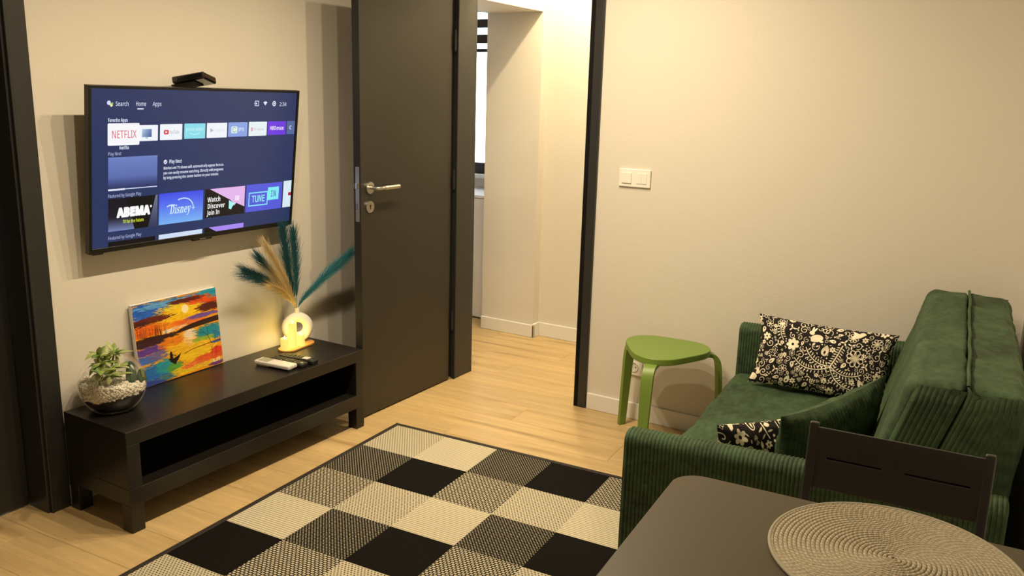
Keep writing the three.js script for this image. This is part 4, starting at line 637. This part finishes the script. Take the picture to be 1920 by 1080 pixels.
// ------------------------------------------------------------------ candle tray, candles, ring vase, dyed plumes
{
  const t = thing('wooden_tray', 'small oval golden wooden tray holding candles and a ring vase', 'tray', [0.108, 0.36, 0.938], 0.12);
  const sh = new THREE.Shape(), a = 0.056, r = 0.043; sh.absarc(a, 0, r, -Math.PI / 2, Math.PI / 2); sh.absarc(-a, 0, r, Math.PI / 2, 1.5 * Math.PI); 
  const ex = (s, d, y, b) => { const g = new THREE.ExtrudeGeometry(s, { depth: d, bevelEnabled: true, bevelSize: b, bevelThickness: b, bevelSegments: 2, bevelOffset: -b, curveSegments: 24 }); g.rotateX(-Math.PI / 2).rotateY(Math.PI / 2).translate(0, y, 0); return boxUV(g); };
  const wood = std([0.52, 0.27, 0.075], 0.45);
  part('base', ex(sh, 0.005, 0.0015, 0.0012), wood, t);
}
const TRAY_TOP = 0.3682;
{
  const wax = (i) => std([0.75, 0.6, 0.28], 0.5, { emissive: new THREE.Color().setRGB(1, 0.72, 0.13), emissiveIntensity: i });
  const flame = std([0.2, 0.2, 0.2], 0.5, { emissive: new THREE.Color().setRGB(1, 0.82, 0.36), emissiveIntensity: 3.2 });
  const candle = (label, x, z, r, h) => {
    const t = thing('led_candle', label, 'candle', [x, TRAY_TOP, z], 0, 'glowing candles on the wooden tray');
    part('wax_body', lathe([[0.0001, 0], [r - 0.001, 0], [r, 0.001], [r, h - 0.003], [r - 0.002, h], [r - 0.005, h - 0.002], [0.0001, h - 0.006]], 36), wax(0.75), t, 'glowing yellow wax');
    part('flame', lathe([[0.0001, 0], [0.0035, 0.002], [0.0045, 0.006], [0.0028, 0.012], [0.0001, 0.018]], 20).translate(0, h - 0.006, 0), flame, t, 'bright plastic flame tip');
    pointLight(t, [0, h * 0.6, 0], [1, 0.72, 0.16], CANDLE_POWER, 0.7);
  };
  candle('tall glowing yellow candle, the highest of the three on the wooden tray', 0.122, 0.972, 0.0175, 0.112);
  candle('short glowing candle at the tray end beside the remotes', 0.12, 1.019, 0.018, 0.052);
  candle('short glowing candle in front of the hole of the ring vase', 0.126, 0.930, 0.0175, 0.05);
}
const VASE = [0.074, TRAY_TOP, 0.896];
{
  const cer = std([0.80, 0.77, 0.71], 0.55), t = thing('ring_vase', 'cream ceramic ring-shaped vase with a hole through it holding dyed plumes', 'vase', VASE, -0.72);
  const R = 0.0455, cy = 0.0675; // ring axis along local x
  const ring = grid(72, 24, (a, b) => { const q = a * 2 * Math.PI, w = b * 2 * Math.PI, tr = 0.0225, x = 0.0205 * Math.cos(w), rad = R + tr * Math.sin(w), y = cy + rad * Math.sin(q); return [x, Math.max(0.0, y), rad * Math.cos(q)]; }, true);
  part('ring_body', ring, cer, t);
  part('neck', lathe([[0.016, 0.126], [0.0125, 0.134], [0.0105, 0.145], [0.0125, 0.156], [0.0135, 0.158], [0.0105, 0.157], [0.0085, 0.148], [0.0085, 0.13]], 28), cer, t);
}
{
  const top = V3(VASE[0], VASE[1] + 0.15, VASE[2]);
  const teal = [0.02, 0.15, 0.19], beige = [0.86, 0.70, 0.40], dteal = [0.012, 0.095, 0.125];
  const plumeMat = std([1, 1, 1], 0.85, { vertexColors: true, side: THREE.DoubleSide });
  const plume = (label, tip, mid, len0, width, colorAt, n, droop = 0) => {
    const t = thing('dyed_plume', label, 'dried plume', [0, 0, 0], 0, 'dyed plumes in the ring vase');
    const cv = new THREE.CatmullRomCurve3([top.clone().add(V3(0, -0.05, 0)), top.clone().lerp(mid, 0.04), mid, tip]);
    const col = (g, f) => { const p = g.attributes.position, a = new Float32Array(p.count * 3); for (let i = 0; i < p.count; i++) a.set(f(i), i * 3); g.setAttribute('color', new THREE.BufferAttribute(a, 3)); return g; };
    const st = new THREE.TubeGeometry(cv, 40, 0.0011, 5); part('stem', col(st, (i) => colorAt(Math.floor(i / 6) / 40)), plumeMat, t);
    const P = [], C = [], I = [], view = V3(0.67, 0, 0.74);
    for (let k = 0; k < n; k++) {
      const s = lerp(len0, 1, Math.pow(rnd(), 0.9)), o = cv.getPointAt(s), tg = cv.getTangentAt(Math.min(s, 0.995)), spin = rr(0, 6.283);
      let a = V3(Math.cos(spin), Math.sin(spin), Math.sin(spin * 1.7)); a.addScaledVector(tg, -a.dot(tg)).normalize();
      const env = Math.sin(Math.PI * Math.min(1, 0.18 + 0.82 * (1 - s) / (1 - len0) * 0.9)) * 0.75 + 0.3, L = width * env * rr(0.75, 1.4), open = rr(0.22, 0.5);
      const d = tg.clone().multiplyScalar(Math.cos(open)).addScaledVector(a, Math.sin(open)), sideV = V3(0, 0, 0).crossVectors(d, view).normalize();
      const base = P.length / 3, c0 = colorAt(s), j = rr(0.75, 1.25), bend = V3(0, -droop * L, 0);
      for (let q = 0; q <= 3; q++) { const u = q / 3, pt = o.clone().addScaledVector(d, L * 1.9 * u).addScaledVector(a, -0.16 * L * u * u).addScaledVector(bend, u * u), w = 0.00055 * (1 - u * 0.8); for (const s2 of [-1, 1]) { const v = pt.clone().addScaledVector(sideV, s2 * w); P.push(Math.max(0.004, v.x), v.y, v.z); C.push(...c0.map((x) => x * j)); } if (q < 3) { const b = base + q * 2; I.push(b, b + 1, b + 2, b + 1, b + 3, b + 2); } }
    }
    const g = new THREE.BufferGeometry(); g.setAttribute('position', new THREE.Float32BufferAttribute(P, 3)); g.setAttribute('color', new THREE.Float32BufferAttribute(C, 3)); g.setAttribute('uv', new THREE.Float32BufferAttribute(new Float32Array(P.length / 3 * 2), 2)); g.setIndex(I); g.computeVertexNormals();
    const m = part('barbs', g, plumeMat, t); m.userData.kind = 'stuff';
  };
  const blend = (a, b, t0, t1) => (s) => { const k = Math.max(0, Math.min(1, (s - t0) / (t1 - t0))); return [0, 1, 2].map((i) => lerp(a[i], b[i], k)); };
  plume('tall teal plume, the highest one, rising straight towards the television corner', V3(0.082, 0.875, 0.968), V3(0.08, 0.7, 0.94), 0.25, 0.044, blend(teal, dteal, 0.2, 0.9), 1500);
  plume('tall teal plume standing upright behind the highest one', V3(0.085, 0.855, 0.912), V3(0.085, 0.7, 0.905), 0.27, 0.04, blend(teal, dteal, 0.3, 0.9), 1300);
  plume('teal plume leaning over towards the open door', V3(0.155, 0.735, 0.65), V3(0.1, 0.615, 0.80), 0.16, 0.042, blend(teal, [0.035, 0.2, 0.25], 0.2, 0.9), 1500);
  plume('teal plume drooping low towards the painting', V3(0.105, 0.735, 1.195), V3(0.09, 0.645, 1.03), 0.22, 0.052, blend(beige, teal, 0.2, 0.62), 1600, 0.15);
  plume('beige plume with a teal tip leaning towards the painting', V3(0.09, 0.78, 1.115), V3(0.085, 0.66, 1.0), 0.22, 0.042, blend(beige, teal, 0.6, 0.85), 1200);
  plume('pale beige plume rising under the television edge', V3(0.06, 0.815, 1.045), V3(0.075, 0.67, 0.965), 0.2, 0.04, blend(beige, beige, 0, 1), 1000);
  plume('pale beige plume spreading low above the tray', V3(0.12, 0.665, 1.08), V3(0.1, 0.61, 0.985), 0.15, 0.04, blend(beige, beige, 0, 1), 900, 0.1);
}

// ------------------------------------------------------------------ glass bowl with succulents
{
  const C = V3(0.135, 0.4515, 1.842), R = 0.111, t = thing('terrarium_bowl', 'glass bowl of dark soil, white gravel, a succulent and a small cactus', 'terrarium', [C.x, 0.36, C.z]);
  const cy = C.y - 0.36, tiltAxis = V3(0.35, 0, 0.62).normalize();       // opening tips towards the room
  const q = new THREE.Quaternion().setFromAxisAngle(V3(0, 1, 0).cross(tiltAxis).normalize(), 0.42);
  const open = 0.62, prof = []; for (let i = 0; i <= 40; i++) { const a = lerp(Math.PI, open, i / 40); prof.push([Math.max(1e-4, R * Math.sin(a)), R * Math.cos(a)]); }
  for (let i = 0; i <= 6; i++) { const a = i / 6 * Math.PI; prof.push([(R - 0.0015) * Math.sin(open) + 0.0018 * Math.cos(a), (R - 0.0015) * Math.cos(open) + 0.0018 * Math.sin(a)]); }
  for (let i = 40; i >= 0; i--) { const a = lerp(Math.PI, open, i / 40), r = R - 0.003; prof.push([Math.max(1e-4, r * Math.sin(a)), r * Math.cos(a)]); }
  const gl = lathe(prof, 72); gl.applyQuaternion(q); gl.translate(0, cy, 0);
  { const p = gl.attributes.position; for (let i = 0; i < p.count; i++) { const inner = i % prof.length > 46; if (p.getY(i) < (inner ? 0.003 : 0)) p.setY(i, inner ? 0.003 : 0); } gl.computeVertexNormals(); }
  part('glass_bowl', gl, phy([1, 1, 1], 0.02, { transmission: 1, thickness: 0, ior: 1.45, specularIntensity: 1 }), t, 'clear round glass bowl');
  const Ri = R - 0.0042, surf = (x, z) => 0.077 + 0.06 * x * 0.2 - 0.10 * z * 0.35 + 0.004 * n2(x * 30, z * 30), split = (a) => 0.063 - 0.011 * Math.sin(a) + 0.004 * Math.sin(a * 3 + 0.6) + 0.004 * n2(Math.cos(a) * 3, Math.sin(a) * 3);
  // soil: bowl-shaped solid up to a wavy line; gravel bed above it
  const solid = (lo, hi, sc = 1) => grid(64, 14, (a, b) => { const an = a * 2 * Math.PI; if (b <= 0.72) { const k = b / 0.72, y = lerp(lo(an), hi(an), k), r = sc * Math.sqrt(Math.max(0, Ri * Ri - (y - cy) ** 2)); return [r * Math.cos(an), y, r * Math.sin(an)]; } const k = (b - 0.72) / 0.28, y = hi(an), r = sc * Math.sqrt(Math.max(0, Ri * Ri - (y - cy) ** 2)) * (1 - k); return [r * Math.cos(an), lerp(y, 0.098, k), r * Math.sin(an)]; });
  part('soil', solid(() => 0.0045, split), std([0.022, 0.014, 0.01], 0.9), t, 'dark brown soil layer');
  part('gravel_bed', solid((a) => split(a) + 0.0004, (a) => 0.096 + 0.01 * Math.sin(a), 0.965), std([0.7, 0.66, 0.58], 0.9), t);
  const peb = new THREE.IcosahedronGeometry(1, 1); { const p = peb.attributes.position; for (let i = 0; i < p.count; i++) { const k = 1 + 0.22 * n2(p.getX(i) * 1.3 + 7, p.getY(i) * 1.3 + p.getZ(i)); p.setXYZ(i, p.getX(i) * k, p.getY(i) * k, p.getZ(i) * k); } peb.computeVertexNormals(); }
  const N = 1300, im = new THREE.InstancedMesh(peb, std([0.9, 0.88, 0.82], 0.85), N), mt = new THREE.Matrix4(), cl = new THREE.Color();
  for (let i = 0; i < N; i++) {
    const s = rr(0.0026, 0.0052); let x, y, z;
    if (i < 800) { const an = rr(0, 6.283); y = lerp(split(an) + 0.002, 0.1 + 0.01 * Math.sin(an), rnd()); const r = Math.sqrt(Math.max(0, (Ri - s * 0.55) ** 2 - (y - cy) ** 2)); x = r * Math.cos(an); z = r * Math.sin(an); }
    else { const an = rr(0, 6.283), r = Math.sqrt(rnd()) * 0.1; x = r * Math.cos(an); z = r * Math.sin(an); y = 0.0985 + z * 0.1 + 0.003 * n2(x * 30, z * 30); }
    mt.compose(V3(x, y, z), new THREE.Quaternion().setFromEuler(new THREE.Euler(rr(0, 6), rr(0, 6), rr(0, 6))), V3(s * rr(0.8, 1.2), s * rr(0.7, 1), s)); im.setMatrixAt(i, mt); const k = rr(0.8, 1.05); im.setColorAt(i, cl.setRGB(k, k * 0.98, k * 0.94));
  }
  im.name = 'white_gravel'; im.userData.kind = 'stuff'; im.userData.label = 'white gravel'; im.castShadow = im.receiveShadow = true; t.add(im);
  // succulent: arching fleshy leaves from a few rosettes
  const leafG = (l, w, curl) => { const g = grid(14, 8, (a, b) => { const an = b * 2 * Math.PI, ww = w * Math.pow(Math.sin(Math.PI * Math.min(0.98, 0.12 + a * 0.88)), 0.8), y = l * a * (1 - curl * a * 0.5), o = l * curl * a * a * 0.6; return [ww * Math.cos(an), y + 0, o + ww * 0.38 * Math.sin(an)]; }); return g; };
  const sm = [[0.2, 0.29, 0.06], [0.34, 0.4, 0.12], [0.13, 0.22, 0.05], [0.42, 0.46, 0.2]].map((c) => std(c, 0.45));
  const s = new THREE.Group(); s.name = 'succulent'; s.position.set(0.0, 0.018, 0.012); s.scale.setScalar(1.3); s.userData.label = 'light green branching succulent'; t.add(s);
  const gs = [leafG(0.066, 0.0095, 0.5), leafG(0.056, 0.0105, 0.8), leafG(0.042, 0.009, 0.3), leafG(0.08, 0.0085, 0.35)];
  const ros = (x, y, z, n, lo, hi, sc) => { for (let i = 0; i < n; i++) { const m = part('leaf', gs[(i * 3 + n) % 4], sm[(i * 5 + n) % 4], s); m.position.set(x, y, z); m.rotation.set(rr(lo, hi), i / n * 6.283 + rr(-0.3, 0.3), 0, 'YXZ'); m.scale.setScalar(sc * rr(0.75, 1.15)); } };
  const stem = (pts) => part('stem', tube(pts.map((p) => V3(...p)), 0.0028, 14, 8), sm[0], s);
  stem([[0.0, 0.07, 0.02], [0.01, 0.1, 0.025], [0.01, 0.14, 0.03]]); stem([[0.0, 0.07, 0.0], [0.0, 0.1, -0.01], [0.0, 0.135, -0.02]]); stem([[0.02, 0.07, 0.04], [0.035, 0.095, 0.05], [0.045, 0.11, 0.055]]);
  ros(0.01, 0.142, 0.03, 9, 0.2, 1.25, 0.85); ros(0.0, 0.132, -0.02, 12, 0.3, 1.3, 0.72); ros(0.045, 0.108, 0.05, 10, 0.6, 1.6, 0.95); ros(0.03, 0.085, 0.01, 10, 0.8, 1.5, 0.9); ros(0.0, 0.115, 0.005, 9, 0.3, 1.2, 0.85); ros(0.02, 0.1, -0.02, 9, 0.5, 1.4, 0.75); ros(0.02, 0.12, 0.035, 9, 0.5, 1.5, 0.8);
  // cactus: two upright ribbed lobes
  const cm = std([0.022, 0.075, 0.038], 0.6), k = new THREE.Group(); k.name = 'cactus'; k.userData.label = 'dark green two-lobed cactus'; k.position.set(0.05, 0.086, -0.052); t.add(k);
  const lobe = (x, z, r, h) => { const g = grid(64, 22, (a, b) => { const an = a * 2 * Math.PI, pr = Math.pow(Math.sin(Math.PI * Math.min(1, 0.3 + b * 0.7)), 0.45) * (b > 0.985 ? 0.15 : 1), rr2 = r * pr * (1 + 0.11 * Math.cos(an * 9)); return [x + rr2 * Math.cos(an), h * b, z + rr2 * Math.sin(an)]; }); part('lobe', g, cm, k); };
  lobe(-0.008, 0.006, 0.0165, 0.082); lobe(0.012, -0.02, 0.015, 0.052);
}

renderer.render(scene, camera);
